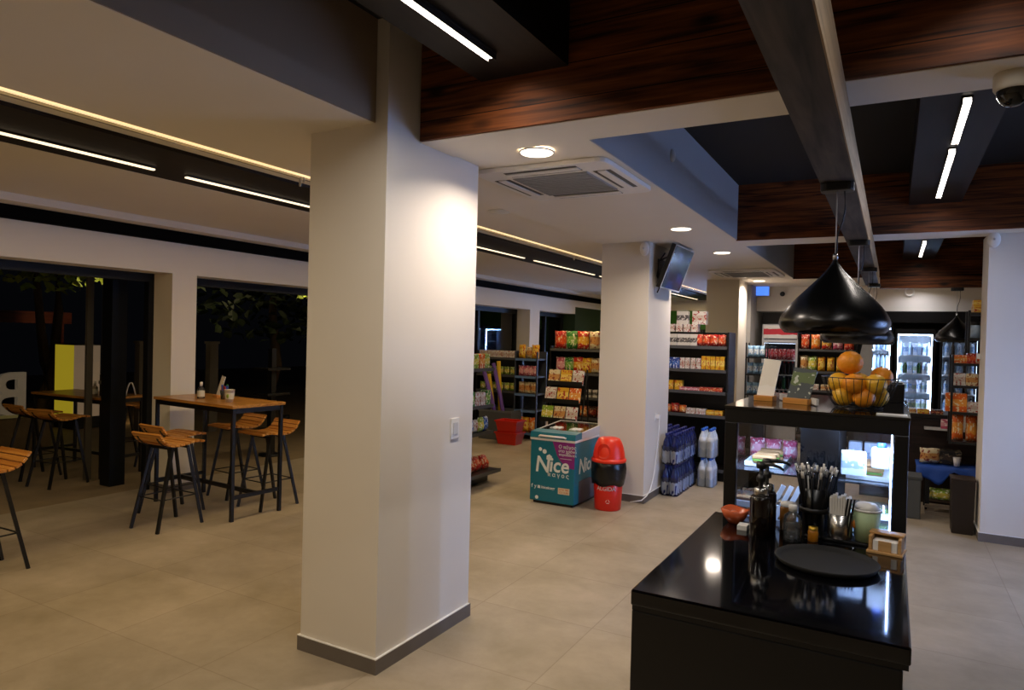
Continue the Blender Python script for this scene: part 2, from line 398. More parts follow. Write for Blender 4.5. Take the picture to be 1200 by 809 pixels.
# cove light and conduit beside the left beam
COVE = emat('cove_led', WARM, .9)
t = thing('cove_light', 'thin warm cove light line beside the dark left ceiling beam', 'light', (-3.6, 7.3, 2.855))
MB().box(-.009, .009, -10.8, 10.8, -.034, .005).build('diffuser', COVE, t)
t = thing('ceiling_rail', 'pale metal rail running beside the dark left ceiling beam', 'rail', (-3.73, 7.3, 2.86))
MB().box(-.012, .012, -10.8, 10.8, -.02, 0).build('track', mat('rail_aluminium', '#efe4cc', .25, metal=.6), t)
for y in (-3.8, 1.0, 6.0):
    MB().tube([(.13, y-.06, -.004), (.13, y-.06, -.07), (.06, y-.02, -.03), (.0, y+.03, -.07), (.0, y+.03, -.004)], .008, 6).build('bracket', LGREY, t)

def downlight(x, y, z, label, lit=True, pw=16, col='#ffeddb'):
    t = thing('downlight', label, 'light', (x, y, z), 0)
    MB().lathe([(.092, 0), (.1, 0), (.1, -.004), (.092, -.007), (.092, 0)], 28).build('trim_ring', WPL, t)
    MB().lathe([(0, -.009), (.088, -.009), (.092, -.004)], 28).build('diffuser', DOWN if lit else WPL, t)
    if lit: lamp(t, 'downlight_lamp', (0, 0, -.014), .16, .16, pw, col, 150, 'DISK')
downlight(-1.775, 3.417, 2.79, 'round lit downlight in the white soffit beside the front pillar and the air conditioner')
downlight(-1.76, 6.35, 2.8, 'round lit downlight before the television on the middle pillar')
downlight(-1.78, 8.2, 2.8, 'round lit downlight past the television, before the rear air conditioner')
downlight(-2.0, 12.1, 2.8, 'round downlight beside the rear white pillar', True, 22)
downlight(-3.004, 5.111, 2.83, 'unlit round downlight in the white ceiling left of the air conditioner', False)
downlight(.35, 13.1, 2.8, 'round downlight before the white header over the fridges', True, 4.5, '#f6f4ff')
downlight(-1.0, 13.1, 2.8, 'round downlight before the white header left of the black lamps', True, 4.5, '#f6f4ff')

# ceiling cassettes
def cassette(x0, x1, y0, y1, label):
    t = thing('ceiling_air_conditioner', label, 'air conditioner', ((x0+x1)/2, (y0+y1)/2, 2.8)); a = (x1-x0)/2; b = (y1-y0)/2
    MB().rbox(-a, a, -b, b, -.03, -.001, .06).build('panel', WPL, t, .006)
    gm = mat('vent_grille_grey', '#9b9da2', .6)
    g = MB().box(-a*.58, a*.58, -b*.58, b*.58, -.036, -.03)
    for k in range(14):
        y = -b*.55+k*b*1.1/13; g.box(-a*.56, a*.56, y-.006, y+.006, -.041, -.036)
    g.build('grille', gm, t)
    for sx, sy in ((1,0),(-1,0),(0,1),(0,-1)):
        m = MB(); lx, ly = (a*.06, b*.55) if sx else (a*.55, b*.06); cx, cy = sx*a*.78, sy*b*.78
        ex, ey = (lx*1.1, 0) if sx else (0, ly*1.1)
        m.box(cx-lx-ex, cx+lx+ex, cy-ly-ey, cy+ly+ey, -.0315, -.03, 0)
        m.box(cx-lx, cx+lx, cy-ly, cy+ly, -.037, -.0315, 1)
        m.build('air_vane', [BLACK, WPL], t)
cassette(-2.36, -1.47, 3.67, 4.58, 'white ceiling cassette air conditioner just behind the front white pillar')
cassette(-2.4, -1.47, 10.1, 11.2, 'white ceiling cassette air conditioner before the rear white pillar')

# detector, dome camera, sensors
t = thing('dome_camera', 'white dome security camera under the white ceiling beam', 'camera', (.37, 3.17, 2.79))
MB().lathe([(0, 0), (.062, 0), (.066, -.01), (.066, -.055), (.06, -.065), (0, -.065)], 28).build('housing', mat('camera_cream', '#cfc7b6', .4), t)
MB().lathe([(.055, -.065), (.052, -.085), (.04, -.108), (.022, -.122), (0, -.126)], 24).build('dome', mat('smoked_dome', '#15130f', .06), t)
def oval_sensor(loc, label, rz=0):
    t = thing('motion_sensor', label, 'sensor', loc, rz)
    MB().ball((0, -.02, 0), .06, 0, 18, .85, .7, 1.25).build('body', WPL, t)
    MB().ball((0, -.06, 0), .012, 0, 10).build('lens', LGREY, t)
oval_sensor((-2.335, 7.06, 2.72), 'white oval motion sensor on top of the pillar with the television')
oval_sensor((.765, 7.48, 2.73), 'white oval sensor atop the white wall end on the right')
t = thing('wall_sensor', 'white round sensor on the bluish ceiling bulkhead', 'sensor', (-1.433, 4.85, 3.08), R(90))
MB().ball((0, -.01, 0), .04, 0, 16, 1, .6, 1.2).build('body', LGREY, t)
t = thing('smoke_detector', 'small white ring fitting on the white header over the fridges', 'detector', (.22, 13.49, 2.68))
MB().lathe([(.05, 0), (.075, .01), (.08, .03), (.06, .035), (.05, .02), (.05, 0)], 20, 0, Matrix.Rotation(R(90), 4, 'X')).build('ring', WPL, t)
t = thing('exit_sign', 'glowing blue sign on the white header behind the rear pillar', 'sign', (-2.2, 13.45, 2.74))
MB().rbox(-.18, .18, -.05, .0, -.12, .12, .01).build('case', LGREY, t)
MB().box(-.165, .165, -.054, -.05, -.105, .105).build('lit_face', emat('blue_sign_face', '#4f86ff', 1.1), t)
t = thing('spotlight', 'tiny black spotlight on the white header', 'light', (-1.8, 13.45, 2.66))
MB().lathe([(0, 0), (.035, 0), (.045, .05), (.03, .07), (0, .07)], 14, 0, Matrix.Rotation(R(90), 4, 'X')).build('head', BLACK, t)
# switch on the front pillar
t = thing('light_switch', 'white light switch on the front white pillar', 'switch', (-2.273, 3.4, 1.195), R(90))
MB().rbox(-.042, .042, -.008, 0, -.06, .06, .004).build('plate', WPL, t, .002)
MB().box(-.024, .024, -.012, -.008, -.035, .035).build('rocker', LGREY, t, .002)
# socket + cable on the middle pillar
t = thing('wall_socket', 'white wall socket with plug on the right face of the middle pillar', 'socket', (-2.29, 7.45, .9), R(90))
MB().rbox(-.04, .04, -.01, 0, -.04, .04, .004).build('plate', WPL, t, .002)
MB().box(-.02, .02, -.05, -.01, -.02, .02).build('plug', WPL, t, .004)
tag(MB().tube([(-2.245, 7.45, .88), (-2.25, 7.45, .7), (-2.262, 7.43, .5), (-2.262, 7.38, .3), (-2.265, 7.25, .12), (-2.255, 7.1, .085), (-2.28, 7.0, .05), (-2.4, 6.98, .02)], .006, 6).build('power_cable', WPL), 'thin white cable hanging from the socket of the middle pillar', 'cable')

# television
t = thing('television', 'small television tilted down on a bracket on the middle pillar', 'television', (-2.29, 7.5, 2.55))
Tt = Matrix.Translation((.16, .03, 0)) @ Matrix.Rotation(R(20), 4, 'Y')
MB().box(-.03, .02, -.37, .37, -.245, .245, 0, Tt).build('body', BLACK, t, .006)
b = MB(); b.box(.02, .024, -.37, .37, .235, .245, 0, Tt); b.box(.02, .024, -.37, .37, -.245, -.23, 0, Tt); b.box(.02, .024, -.37, -.358, -.23, .235, 0, Tt); b.box(.02, .024, .358, .37, -.23, .235, 0, Tt)
b.build('bezel', LGREY, t)
def screen_mat():
    m, nt, bs = newmat('tv_picture'); N = nt.nodes.new; L = nt.links.new
    tc = N('ShaderNodeTexCoord'); mp = N('ShaderNodeMapping'); mp.inputs['Scale'].default_value = (1, 3, 4); L(tc.outputs['Generated'], mp.inputs[0])
    v = N('ShaderNodeTexVoronoi'); v.distance = 'CHEBYCHEV'; v.inputs['Scale'].default_value = 1.2; L(mp.outputs[0], v.inputs['Vector'])
    cr = N('ShaderNodeValToRGB'); e = cr.color_ramp.elements; cr.color_ramp.interpolation = 'CONSTANT'
    e[0].color = lin('#0c1c30'); e[1].position = .3; e[1].color = lin('#12357a'); x = e.new(.5); x.color = lin('#3a4c5c'); x = e.new(.75); x.color = lin('#24364a')
    sp = N('ShaderNodeSeparateColor'); L(v.outputs['Color'], sp.inputs[0]); L(sp.outputs[0], cr.inputs[0])
    L(cr.outputs[0], bs.inputs['Base Color']); L(cr.outputs[0], bs.inputs['Emission Color']); bs.inputs['Emission Strength'].default_value = .2; bs.inputs['Roughness'].default_value = .15
    return m
MB().box(.0205, .022, -.358, .358, -.23, .235, 0, Tt).build('screen', screen_mat(), t)
b = MB(); b.bar((0, -.1, -.08), (.13, -.05, -.02), .025); b.bar((0, .1, -.08), (.13, .05, -.02), .025); b.box(0, .012, -.13, .13, -.2, .1); b.bar((.01, -.1, .08), (.14, -.16, .12), .015)
b.build('bracket', BLACK, t)
MB().tube([(.1, -.2, .15), (.05, -.26, .05), (.03, -.24, -.1), (.06, -.2, -.2), (.03, -.22, -.28)], .008, 6).build('cable', BLACK, t)

# ------------------------------------------------------------------ pendants
def make_pendant(loc, label, sc=1., group=None, drop=.72):
    t = thing('pendant_lamp', label, 'lamp', loc, 0, group)   # origin at the canopy, hanging down
    MB().rbox(-.08, .08, -.05, .05, -.045, 0, .03).build('canopy', BLACK, t, .006)
    zb = -drop
    prof = [(.006, .4), (.011, .385), (.02, .365), (.04, .335), (.075, .295), (.125, .245), (.18, .19), (.225, .14), (.252, .10), (.266, .07), (.268, .05), (.262, .025), (.245, .006), (.238, 0),
            (.236, .004), (.242, .025), (.248, .05), (.246, .07), (.235, .095), (.205, .135), (.16, .185), (.1, .245), (.05, .29), (0, .31)]
    MB().lathe([(a*sc, zb+z*sc) for a, z in prof], 48).build('lamp_shade', LAMPB, t)
    MB().lathe([(0, zb+.42*sc), (.012, zb+.42*sc), (.014, zb+.39*sc), (0, zb+.385*sc)], 14).build('cap', CHROME, t)
    MB().tube([(0, 0, -.04), (0, 0, zb+.41*sc)], .0035, 6).build('suspension_wire', LGREY, t)
    MB().tube([(.035, 0, -.04), (.04, 0, -.14), (.03, 0, -.2), (.008, 0, -.27), (.004, 0, zb+.41*sc)], .004, 6).build('power_cord', BLACK, t)
    MB().ball((0, 0, zb+.16*sc), .035, 0, 12, 1, 1, 1.2).build('bulb', LGREY, t)
    return t
P0 = make_pendant((-.278, 3.974, 2.6), 'large black bell pendant lamp hanging over the glass counter case', 1.0, None, .79)
P1 = make_pendant((-.262, 6.2, 2.6), 'black bell pendant lamp, second along the grey beam behind the large one', 1.0, None, .835)
for y, l in ((8.41, 'third'), (10.6, 'fourth')):
    dup(P1, (-.25, y, 2.6), 0, 'black bell pendant lamp, %s along the grey beam behind the large one' % l)
dup(P0, (.79, 11.75, 2.62), 0, 'black bell pendant lamp under the wooden fascia, before the right-hand fridge')

# ------------------------------------------------------------------ bar counter and glass case
t = thing('bar_counter', 'glossy black bar counter in the foreground', 'counter', (-.322, 2.7, 0))
MB().box(-.386, .37, -.596, .58, 0, .884).build('body', BLACKM, t, .004)
MB().box(-.39, .388, -.6, .59, .9, .95).build('worktop', BLACKG, t, .006)
MB().box(-.385, .383, -.595, .585, .885, .9).build('edge_strip', BLACKM, t)

t = thing('display_case', 'black framed lit glass display case on the end of the bar counter', 'display case', (-.305, 3.705, 0))
W_, D_ = .375, .4
b = MB(); b.box(-W_, W_, -D_, D_, 0, .88); b.build('base', BLACKM, t)
b = MB()
for sx in (-1, 1):
    for sy in (-1, 1):
        x0 = -W_ if sx < 0 else W_-.055; y0 = -D_ if sy < 0 else D_-.04
        b.box(x0, x0+.055, y0, y0+.04, .88, 1.375)
b.box(-W_, W_, -D_, -D_+.04, 1.375, 1.44); b.box(-W_, W_, D_-.04, D_, 1.375, 1.44); b.box(-W_, -W_+.055, -D_+.04, D_-.04, 1.375, 1.44); b.box(W_-.055, W_, -D_+.04, D_-.04, 1.375, 1.44); b.box(-W_+.055, W_-.055, -D_+.04, D_-.04, 1.432, 1.44); b.build('frame', BLACKM, t, .003)
MB().box(-W_-.004, W_+.004, -D_-.004, D_+.3, 1.44, 1.452).build('top_panel', BLACKG, t)
MB().box(-.055, .105, -D_+.1, D_-.1, .88, 1.375).build('divider', mat('matt_black_panel', '#030303', .8, spec=.1), t)
g = MB().box(-W_+.055, W_-.055, -D_+.012, -D_+.018, .88, 1.375); g.build('front_pane', PANE, t)
g = MB().box(-W_+.012, -W_+.018, -D_+.04, D_-.04, .88, 1.375); g.build('side_pane', PANE, t)
g = MB().box(W_-.018, W_-.012, -D_+.04, D_-.04, .88, 1.375); g.build('side_pane', PANE, t)
g = MB().box(-W_+.055, W_-.055, D_-.018, D_-.012, .88, 1.375); g.build('rear_pane', PANE, t)
for z in (1.14,):
    MB().box(-W_+.02, -.058, -D_+.06, D_-.04, z, z+.008).build('glass_shelf', CLEAR, t)
    MB().box(.108, W_-.02, -D_+.06, D_-.04, z, z+.008).build('glass_shelf', CLEAR, t)
MB().box(-W_+.02, W_-.02, -D_+.04, D_-.03, .885, .9).build('deck', mat('case_deck', '#9aa7b5', .3), t)
CASEL = emat('case_led_cool', '#a0c2ff', 70)
lamp(t, 'case_lamp', (-.21, -D_+.058, 1.428), .3, .02, 8, '#a4c4ff', 178)
lamp(t, 'case_lamp', (.22, -D_+.058, 1.428), .24, .02, 8, '#a4c4ff', 178)
for x, y in ((W_-.062, -D_+.03),):
    MB().box(x-.0022, x+.0022, y-.003, y+.003, .9, 1.37).build('led_tube', CASEL, t)
b = MB()
for k in range(3): b.bar((-.19+.035*k, -D_+.07, .93), (-.12+.035*k, -D_+.09, 1.09), .008, .02)
b.build('price_rail', WPL, t)

# contents of the case: sandwiches, trays, milk jug
def tray(loc, sx, sy, label):
    t = thing('tray', label, 'tray', loc)
    b = MB().box(-sx, sx, -sy, sy, 0, .006); b.box(-sx, sx, -sy, -sy+.006, .006, .022); b.box(-sx, sx, sy-.006, sy, .006, .022); b.box(-sx, -sx+.006, -sy+.006, sy-.006, .006, .022); b.box(sx-.006, sx, -sy+.006, sy-.006, .006, .022)
    b.build('pan', WPL, t, .002)
tray((-.08, 3.6, 1.15), .09, .17, 'white tray on the right glass shelf of the display case')
tray((-.08, 3.6, .901), .09, .2, 'white tray on the deck in the right half of the display case')
tray((-.53, 3.65, 1.15), .09, .17, 'white tray on the left glass shelf of the display case')
BREAD = mat('toasted_bread', '#b98a55', .6, noise=(25, .3))
def sandwich(loc, rz, label, group):
    t = thing('sandwich', label, 'sandwich', loc, rz, group)
    MB().prism([(-.055, -.04), (.055, -.04), (.055, .04), (-.055, .04)], 0, .02).build('bread', BREAD, t, .006)
    MB().box(-.052, .052, -.042, .042, .02, .028).build('filling', mat('green_filling', '#6f9a3a', .6, noise=(40, .4)), t)
    MB().prism([(-.055, -.04), (.055, -.04), (.05, .04), (-.05, .04)], .028, .048).build('bread', BREAD, t, .006)
for i in range(3): sandwich((-.08, 3.48+i*.1, 1.157), .1*i, 'wrapped bread sandwich on the right shelf tray of the display case', 'sandwiches in the display case, right shelf')
for i in range(3): sandwich((-.53, 3.52+i*.1, 1.157), .1*i, 'bread sandwich on the left shelf tray of the display case', 'sandwiches in the display case, left shelf')
t = thing('milk_jug', 'white plastic jug lying high in the right of the display case', 'jug', (-.03, 3.42, 1.212))
MB().rbox(-.04, .04, -.03, .03, 0, .09, .02).build('body', WPL, t, .008)
MB().tube([(.035, 0, .08), (.05, 0, .07), (.05, 0, .03), (.035, 0, .02)], .008, 8).build('handle', WPL, t)
MB().lathe([(.018, .09), (.018, .11), (0, .11)], 14).build('cap', mat('blue_cap', '#2e58b8', .4), t)
CB = pack('case_carton', '#dfe6ee', '#a7b7c8', '#f4f6f8', .3, .6, 4)
for i in range(4):
    tag(MB().box(-.03, .03, -.04, .04, 0, .07+.01*(i % 2)).build('food_carton', CB, None, .003, (-.135+.075*(i % 2), 3.45+.11*(i//2), .924)), 'white food carton on the lower deck tray of the display case', 'carton', 'cartons on the case deck')

# on top of the case (z 1.452)
ZT = 1.452
def menu_stand(loc, rz, label, paper, w_=.085, h_=.17, base=None, tilt=-14):
    t = thing('menu_card', label, 'menu card', loc, rz)
    MB().box(-w_/2-.005, w_/2+.005, -.03, .04, 0, .028).build('holder', base or SLAT, t, .003)
    T = Matrix.Translation((0, 0, .02)) @ Matrix.Rotation(R(tilt), 4, 'X') @ Matrix.Rotation(R(6), 4, 'Y')
    MB().box(-w_/2, w_/2, -.002, .002, 0, h_, 0, T).build('card', paper, t)
    return t
menu_stand((-.57, 3.72, ZT), R(-8), 'tall white menu card in a wooden holder on the glass case', pack('menu_paper', '#e9e2d4', '#eee9df', '#c8632d', .0, .3, 7, .6, .12), .085, .2)
mt = menu_stand((-.405, 3.66, ZT), R(-22), 'dark tilted menu board with a food picture on the glass case', pack('menu_dark', '#3a4448', '#55663a', '#b7bdb0', .5, .9, 5, .35, .3), .12, .16)
MB().bar((-.06, .02, .02), (-.16, .12, .02), .012, .03).build('leg', LGREY, mt); MB().bar((.06, .02, .02), (.12, -.04, .02), .012, .03).build('leg', LGREY, mt)
# fruit bowl
FX, FY = -.135, 3.66
t = thing('wire_fruit_bowl', 'black wire bowl holding oranges on the glass case', 'bowl', (FX, FY, ZT))
BH = .145
def bowl_r(z): return .085+.08*math.sqrt(max(0, z/BH))
b = MB()
for z in (.006, BH):
    n = 32; b.tube([(bowl_r(z)*math.cos(2*math.pi*k/n), bowl_r(z)*math.sin(2*math.pi*k/n), z) for k in range(n)], .0025 if z > .05 else .003, 6, 0, True)
b.build('rim_rings', BLACK, t)
b = MB()
for k in range(30):
    a = 2*math.pi*k/30
    b.tube([(bowl_r(z)*math.cos(a), bowl_r(z)*math.sin(a), z) for z in (.006, .02, .045, .09, BH)], .0016, 5)
b.build('wire_cage', BLACK, t)
ORG = mat('orange_peel', '#f5961a', .4, noise=(8, .15), bump=(160, .25))
FRT = mat('yellow_fruit_peel', '#eeb02a', .4, noise=(14, .3), bump=(120, .2))
spots = [(-.07, -.035, .056), (.025, -.075, .056), (.085, .01, .058), (.01, .07, .056), (-.08, .065, .058), (-.095, -.02, .148-.0), (-.02, -.1, .142), (.075, -.075, .138), (.1, .055, .15), (0, .02, .128), (-.045, -.02, .215)]
for i, (x, y, z) in enumerate(spots):
    s = .05 if i < 10 else .058
    z = min(z, .118) if 5 <= i < 10 and i != 8 else z
    t = thing('orange', {10: 'large orange on top of the pile in the wire bowl', 8: 'orange rising above the rim at the right of the wire bowl'}.get(i, 'orange or yellow fruit inside the wire bowl on the glass case'), 'fruit', (FX+x*.92, FY+y*.92, ZT+z), 0, None if i in (8, 10) else 'fruit in the wire bowl')
    MB().ball((0, 0, 0), s, 0, 18, 1, 1, .96).build('fruit_peel', ORG if i in (10, 8, 1, 3, 6) else FRT, t)
    MB().lathe([(0, s*.955), (.005, s*.975), (.003, s*1.01), (0, s*1.02)], 8).build('stem_end', mat('stem_green', '#5d6a25', .6), t)
# black box + white strip at right rear of the case top
t = thing('till_box', 'black box at the right rear of the glass case top', 'box', (.02, 4.25, ZT))
MB().box(-.06, .04, -.12, .12, 0, .1).build('body', BLACKM, t, .003); MB().box(-.05, .03, -.11, .11, .1, .106).build('lid', BLACK, t)
tag(MB().box(-.055, .062, 3.33, 3.42, ZT, ZT+.004).build('paper_strip', LGREY), 'pale strip lying on the front right corner of the glass case', 'paper')

# things on the bar counter (z .95)
ZC = .95
t = thing('tip_bowl', 'small translucent orange plastic bowl on the bar counter', 'bowl', (-.59, 3.13, ZC))
ORB = mat('orange_plastic', '#b9562f', .25)
b = MB(); n = 36; prof = [(.022, 0), (.03, .004), (.05, .03), (.062, .062), (.058, .062), (.046, .03), (.026, .008), (0, .008)]
b.lathe(prof, 36)
for v in b.v: v.z += .005*math.cos(3*math.atan2(v.y, v.x))*(v.z/.062)**2
b.build('bowl_shell', ORB, t)
tag(MB().ball((-.595, 3.13, ZC+.035), .022, 0, 12, 1.1, .9, .9).build('wrapped_candy', mat('candy_wrap', '#c9653c', .3)), 'wrapped sweet in the orange bowl on the bar', 'candy')
t = thing('business_card_stack', 'white small cards beside the orange bowl on the bar', 'card', (-.54, 3.05, ZC))
MB().box(-.02, .02, -.03, .03, 0, .02).build('stack_sheets', WPL, t, .001)
# pump flasks
def pump_flask(loc, rz, label, h=.2):
    t = thing('pump_dispenser', label, 'dispenser', loc, rz)
    MB().lathe([(0, 0), (.04, 0), (.042, .006), (.042, h-.01), (.036, h), (0, h)], 28).build('body', mat('dark_syrup', '#120a07', .12, coat=.5), t)
    MB().lathe([(.026, h), (.03, h+.004), (.03, h+.03), (.02, h+.036), (0, h+.036)], 20).build('collar', CHROME, t)
    b = MB().tube([(0, 0, h+.03), (0, 0, h+.12)], .009, 10); b.lathe([(0, h+.06), (.018, h+.06), (.02, h+.075), (.012, h+.09), (0, h+.09)], 16); b.lathe([(0, h+.115), (.02, h+.115), (.022, h+.128), (.018, h+.14), (0, h+.142)], 16)
    b.tube([(0, 0, h+.132), (.04, -.012, h+.136), (.075, -.02, h+.13), (.09, -.022, h+.12)], [.009, .008, .006, .005], 8)
    b.build('pump_head', BLACK, t)
pump_flask((-.462, 2.985, ZC), 0, 'dark syrup pump dispenser on the bar, front one of the pair', .165)
pump_flask((-.455, 3.085, ZC), R(20), 'dark syrup pump dispenser on the bar, rear one of the pair', .165)
t = thing('sugar_jar', 'amber jar of sugar behind the clear bottle on the bar', 'jar', (-.375, 3.16, ZC))
MB().lathe([(0, 0), (.033, 0), (.034, .09), (.03, .1), (0, .1)], 20).build('body', mat('amber_jar', '#8a5a22', .25), t)
MB().lathe([(.032, .1), (.032, .115), (0, .115)], 20).build('lid', WPL, t)
# clear bottle
t = thing('sanitiser_bottle', 'clear plastic bottle of liquid with white cap on the bar', 'bottle', (-.335, 2.975, ZC))
MB().lathe([(0, 0), (.032, 0), (.035, .006), (.035, .085), (.03, .105), (.016, .118), (.014, .13), (0, .13)], 24).build('body', CLEAR, t)
MB().lathe([(0, .004), (.031, .004), (.031, .075), (0, .075)], 20).build('liquid', glass('bottle_liquid', (.85, .88, .93), .08, .03, .05), t)
MB().lathe([(0, .148), (.013, .148), (.016, .144), (.016, .124), (0, .124)], 18).build('cap', WPL, t)
# straw caddy: black condiment box with straws
t = thing('straw_holder', 'black holder for straws on the bar counter', 'holder', (-.27, 3.12, ZC))
b = MB().lathe([(0, 0), (.05, 0), (.05, .008), (0, .008)], 20); b.lathe([(.046, .1), (.056, .1), (.058, .12), (.052, .12), (.044, .106), (.046, .1)], 24)
for k in range(4): a = R(45+90*k); b.bar((.046*math.cos(a), .046*math.sin(a), 0), (.05*math.cos(a), .05*math.sin(a), .105), .01)
b.build('stand', BLACK, t)
MB().lathe([(0, .01), (.038, .01), (.042, .1), (.05, .2), (.048, .2), (.04, .1), (.036, .014), (0, .014)], 24).build('cup', mat('black_cup', '#0b0b0c', .3), t)
BS = mat('black_straw', '#060607', .6, spec=.2); WS = mat('white_straw_wrap', '#d9d4ca', .5)
rn = random.Random(3)
for k in range(46):
    a = rn.random()*6.283; q = math.sqrt(rn.random()); x0, y0 = .026*q*math.cos(a), .026*q*math.sin(a); x1, y1 = .085*q*math.cos(a+.2), .085*q*math.sin(a+.2)
    hh = .255+.03*rn.random()
    px, py, pz = x0+(x1-x0)*.94, y0+(y1-y0)*.94, .02+(hh-.02)*.94
    tag(MB().tube([(x0, y0, .02), (px, py, pz)], .0042, 6, 0).tube([(px, py, pz), (x1, y1, hh), (x1*1.06, y1*1.06, hh+.012)], .005, 6, 1).build('drinking_straw', [WS if k % 7 == 0 else BS, WS if k % 2 else CLEAR], None, 0, (-.27, 3.12, ZC)), 'white wrapped straw in the black holder on the bar' if k % 7 == 0 else 'black straw in the black holder on the bar', 'straw', 'white straws on the bar' if k % 7 == 0 else 'black straws on the bar')
# steel tin with sachets and stirrers
TX, TY = -.17, 3.1
t = thing('steel_tin', 'ribbed steel tin holding napkin sachets on the bar', 'tin', (TX, TY, ZC+.012))
b = MB(); b.lathe([(0, 0), (.045, 0), (.047, .004), (.047, .1), (.044, .1), (.044, .006), (0, .006)], 40); b.build('wall_shell', CHROME, t)
t = thing('caddy_tray', 'low black tray under the steel tin and the paper cup', 'tray', (-.125, 3.115, ZC))
MB().rbox(-.11, .1, -.055, .055, 0, .011, .02).build('base', BLACK, t, .003)
for k in range(8):
    x = -.03+.0086*k
    tag(MB().box(x-.0043, x+.0043, -.03, .03, .02, .165+.006*(k % 3), 0, Matrix.Rotation(R(-1.5+k*.45), 4, 'Y')).build('sugar_sachet', WS, None, 0, (TX, TY, ZC+.012)), 'white paper sachet standing in the steel tin', 'sachet', 'sachets in the steel tin')
for k in range(3):
    tag(MB().bar((.012+.01*k, -.034, .02), (.03+.012*k, -.04, .17), .004, .006).build('coffee_stirrer', BS, None, 0, (TX, TY, ZC+.012)), 'thin black stirrer in the steel tin', 'stirrer', 'stirrers in the steel tin')
# paper cup
t = thing('paper_cup', 'pale green paper cup with an orange motif on the bar', 'cup', (-.075, 3.115, ZC+.012))
MB().lathe([(0, 0), (.04, 0), (.055, .125), (.053, .125), (.039, .004), (0, .004)], 28).build('cup_body', mat('pale_green_card', '#a8bd93', .5), t)
MB().lathe([(.054, .122), (.057, .124), (.057, .13), (.052, .13)], 28).build('rim', WPL, t)
MB().lathe([(0, .129), (.052, .13), (.035, .15), (0, .157)], 24).build('napkins_heap', WPL, t)
MB().ball((-.042, -.024, .065), .018, 0, 12, .4, .4, 1).build('motif', mat('orange_print', '#d9822b', .5), t)
# napkin box
t = thing('napkin_holder', 'wooden napkin holder on the right corner of the bar', 'holder', (.0, 3.03, ZC), R(-8))
BAM = wood('bamboo_ply', '#a97c48', '#cfa670', 'X', rough=.45)
MB().box(-.062, .062, -.055, .055, 0, .01).build('base', BAM, t, .002)
for sx in (-1, 1):
    MB().box(sx*.05-.006, sx*.05+.006, -.045, .045, .01, .065).build('side_panel', BAM, t, .002)
MB().box(-.044, .044, .035, .045, .01, .065).build('rear_panel', BAM, t, .002)
MB().box(-.06, .06, -.01, .045, .066, .074).build('top_bar', BAM, t, .002)
MB().box(-.042, .042, -.042, .034, .01, .05).build('napkin_sheets', WPL, t, .002)
MB().box(-.022, .022, -.047, -.042, .01, .05).build('front_stop', BAM, t)
# round serving tray
t = thing('serving_tray', 'round black serving tray lying on the bar counter', 'tray', (-.19, 2.735, ZC))
MB().lathe([(0, 0), (.15, 0), (.165, .004), (.175, .02), (.172, .022), (.16, .009), (.148, .006), (0, .006)], 56).build('dish', mat('matte_black_tray', '#0a0a0a', .8, noise=(80, .2)), t)

# ------------------------------------------------------------------ bar table and stools
def make_table(loc, rz, label, L=1.32, W=.6, H=1.03, group=None):
    t = thing('bar_table', label, 'table', loc, rz, group)
    MB().box(-L/2, L/2, -W/2, W/2, H-.028, H).build('table_top', TTOP, t, .004)
    for sx in (-1, 1):
        for sy in (-1, 1):
            MB().box(sx*(L/2-.03)-.015, sx*(L/2-.03)+.015, sy*(W/2-.03)-.015, sy*(W/2-.03)+.015, 0, H-.03).build('leg', BLACK, t)
    b = MB()
    for sy in (-1, 1): b.box(-L/2+.05, L/2-.05, sy*(W/2-.03)-.012, sy*(W/2-.03)+.012, H-.075, H-.03)
    for sx in (-1, 1): b.box(sx*(L/2-.03)-.012, sx*(L/2-.03)+.012, -W/2+.05, W/2-.05, H-.075, H-.03)
    b.build('apron', BLACK, t)
    b = MB()
    for sx in (-1, 1): b.box(sx*(L/2-.03)-.012, sx*(L/2-.03)+.012, -W/2+.05, W/2-.05, .2, .235)
    b.box(-L/2+.042, L/2-.042, -.015, .015, .2, .235); b.build('foot_rail', BLACK, t)
    return t
TABLE = make_table((-5.81, 4.497, 0), R(-4), 'wooden topped bar table with black legs before the narrow white pier', 1.3, .58, 1.06)

def make_stool(loc, rz, label):
    t = thing('bar_stool', label, 'stool', loc, rz)
    prof = [(.2, .742), (.15, .748), (.1, .745), (.05, .737), (0, .73), (-.05, .728), (-.1, .733), (-.148, .752), (-.185, .785), (-.212, .825)]
    for i, (y, z) in enumerate(prof):
        y0, z0 = prof[max(0, i-1)]; y1, z1 = prof[min(len(prof)-1, i+1)]
        a = math.atan2(z1-z0, y1-y0)
        if i == 9 or i == 0: pass
        T = Matrix.Translation((0, y, z)) @ Matrix.Rotation(a, 4, 'X')
        MB().box(-.19, .19, -.021, .021, -.01, .01, 0, T).build('slat', SLAT, t, .003)
    b = MB()
    for sx in (-1, 1):
        pts = [(sx*.13, y, z-.018) for y, z in prof]
        for p, q in zip(pts, pts[1:]): b.bar(p, q, .02, .008)
    for y in (-.07, .09): b.box(-.14, .14, y-.012, y+.012, .69, .712)
    b.build('seat_frame', BLACK, t)
    for sx in (-1, 1):
        MB().bar((sx*.13, .09, .71), (sx*.175, .215, 0), .024).build('leg', BLACK, t)
        MB().bar((sx*.13, -.07, .71), (sx*.175, -.225, 0), .024).build('leg', BLACK, t)
    b = MB(); h = .27; k = h/.71
    def at(sx, s): return (sx*(.175-.045*k), (.215-.125*k) if s > 0 else (-.225+.155*k), h)
    ring = [at(-1, 1), at(1, 1), at(1, -1), at(-1, -1)]
    for p, q in zip(ring, ring[1:]+ring[:1]): b.tube([p, q], .006, 6)
    b.build('foot_ring', BLACK, t)
    return t
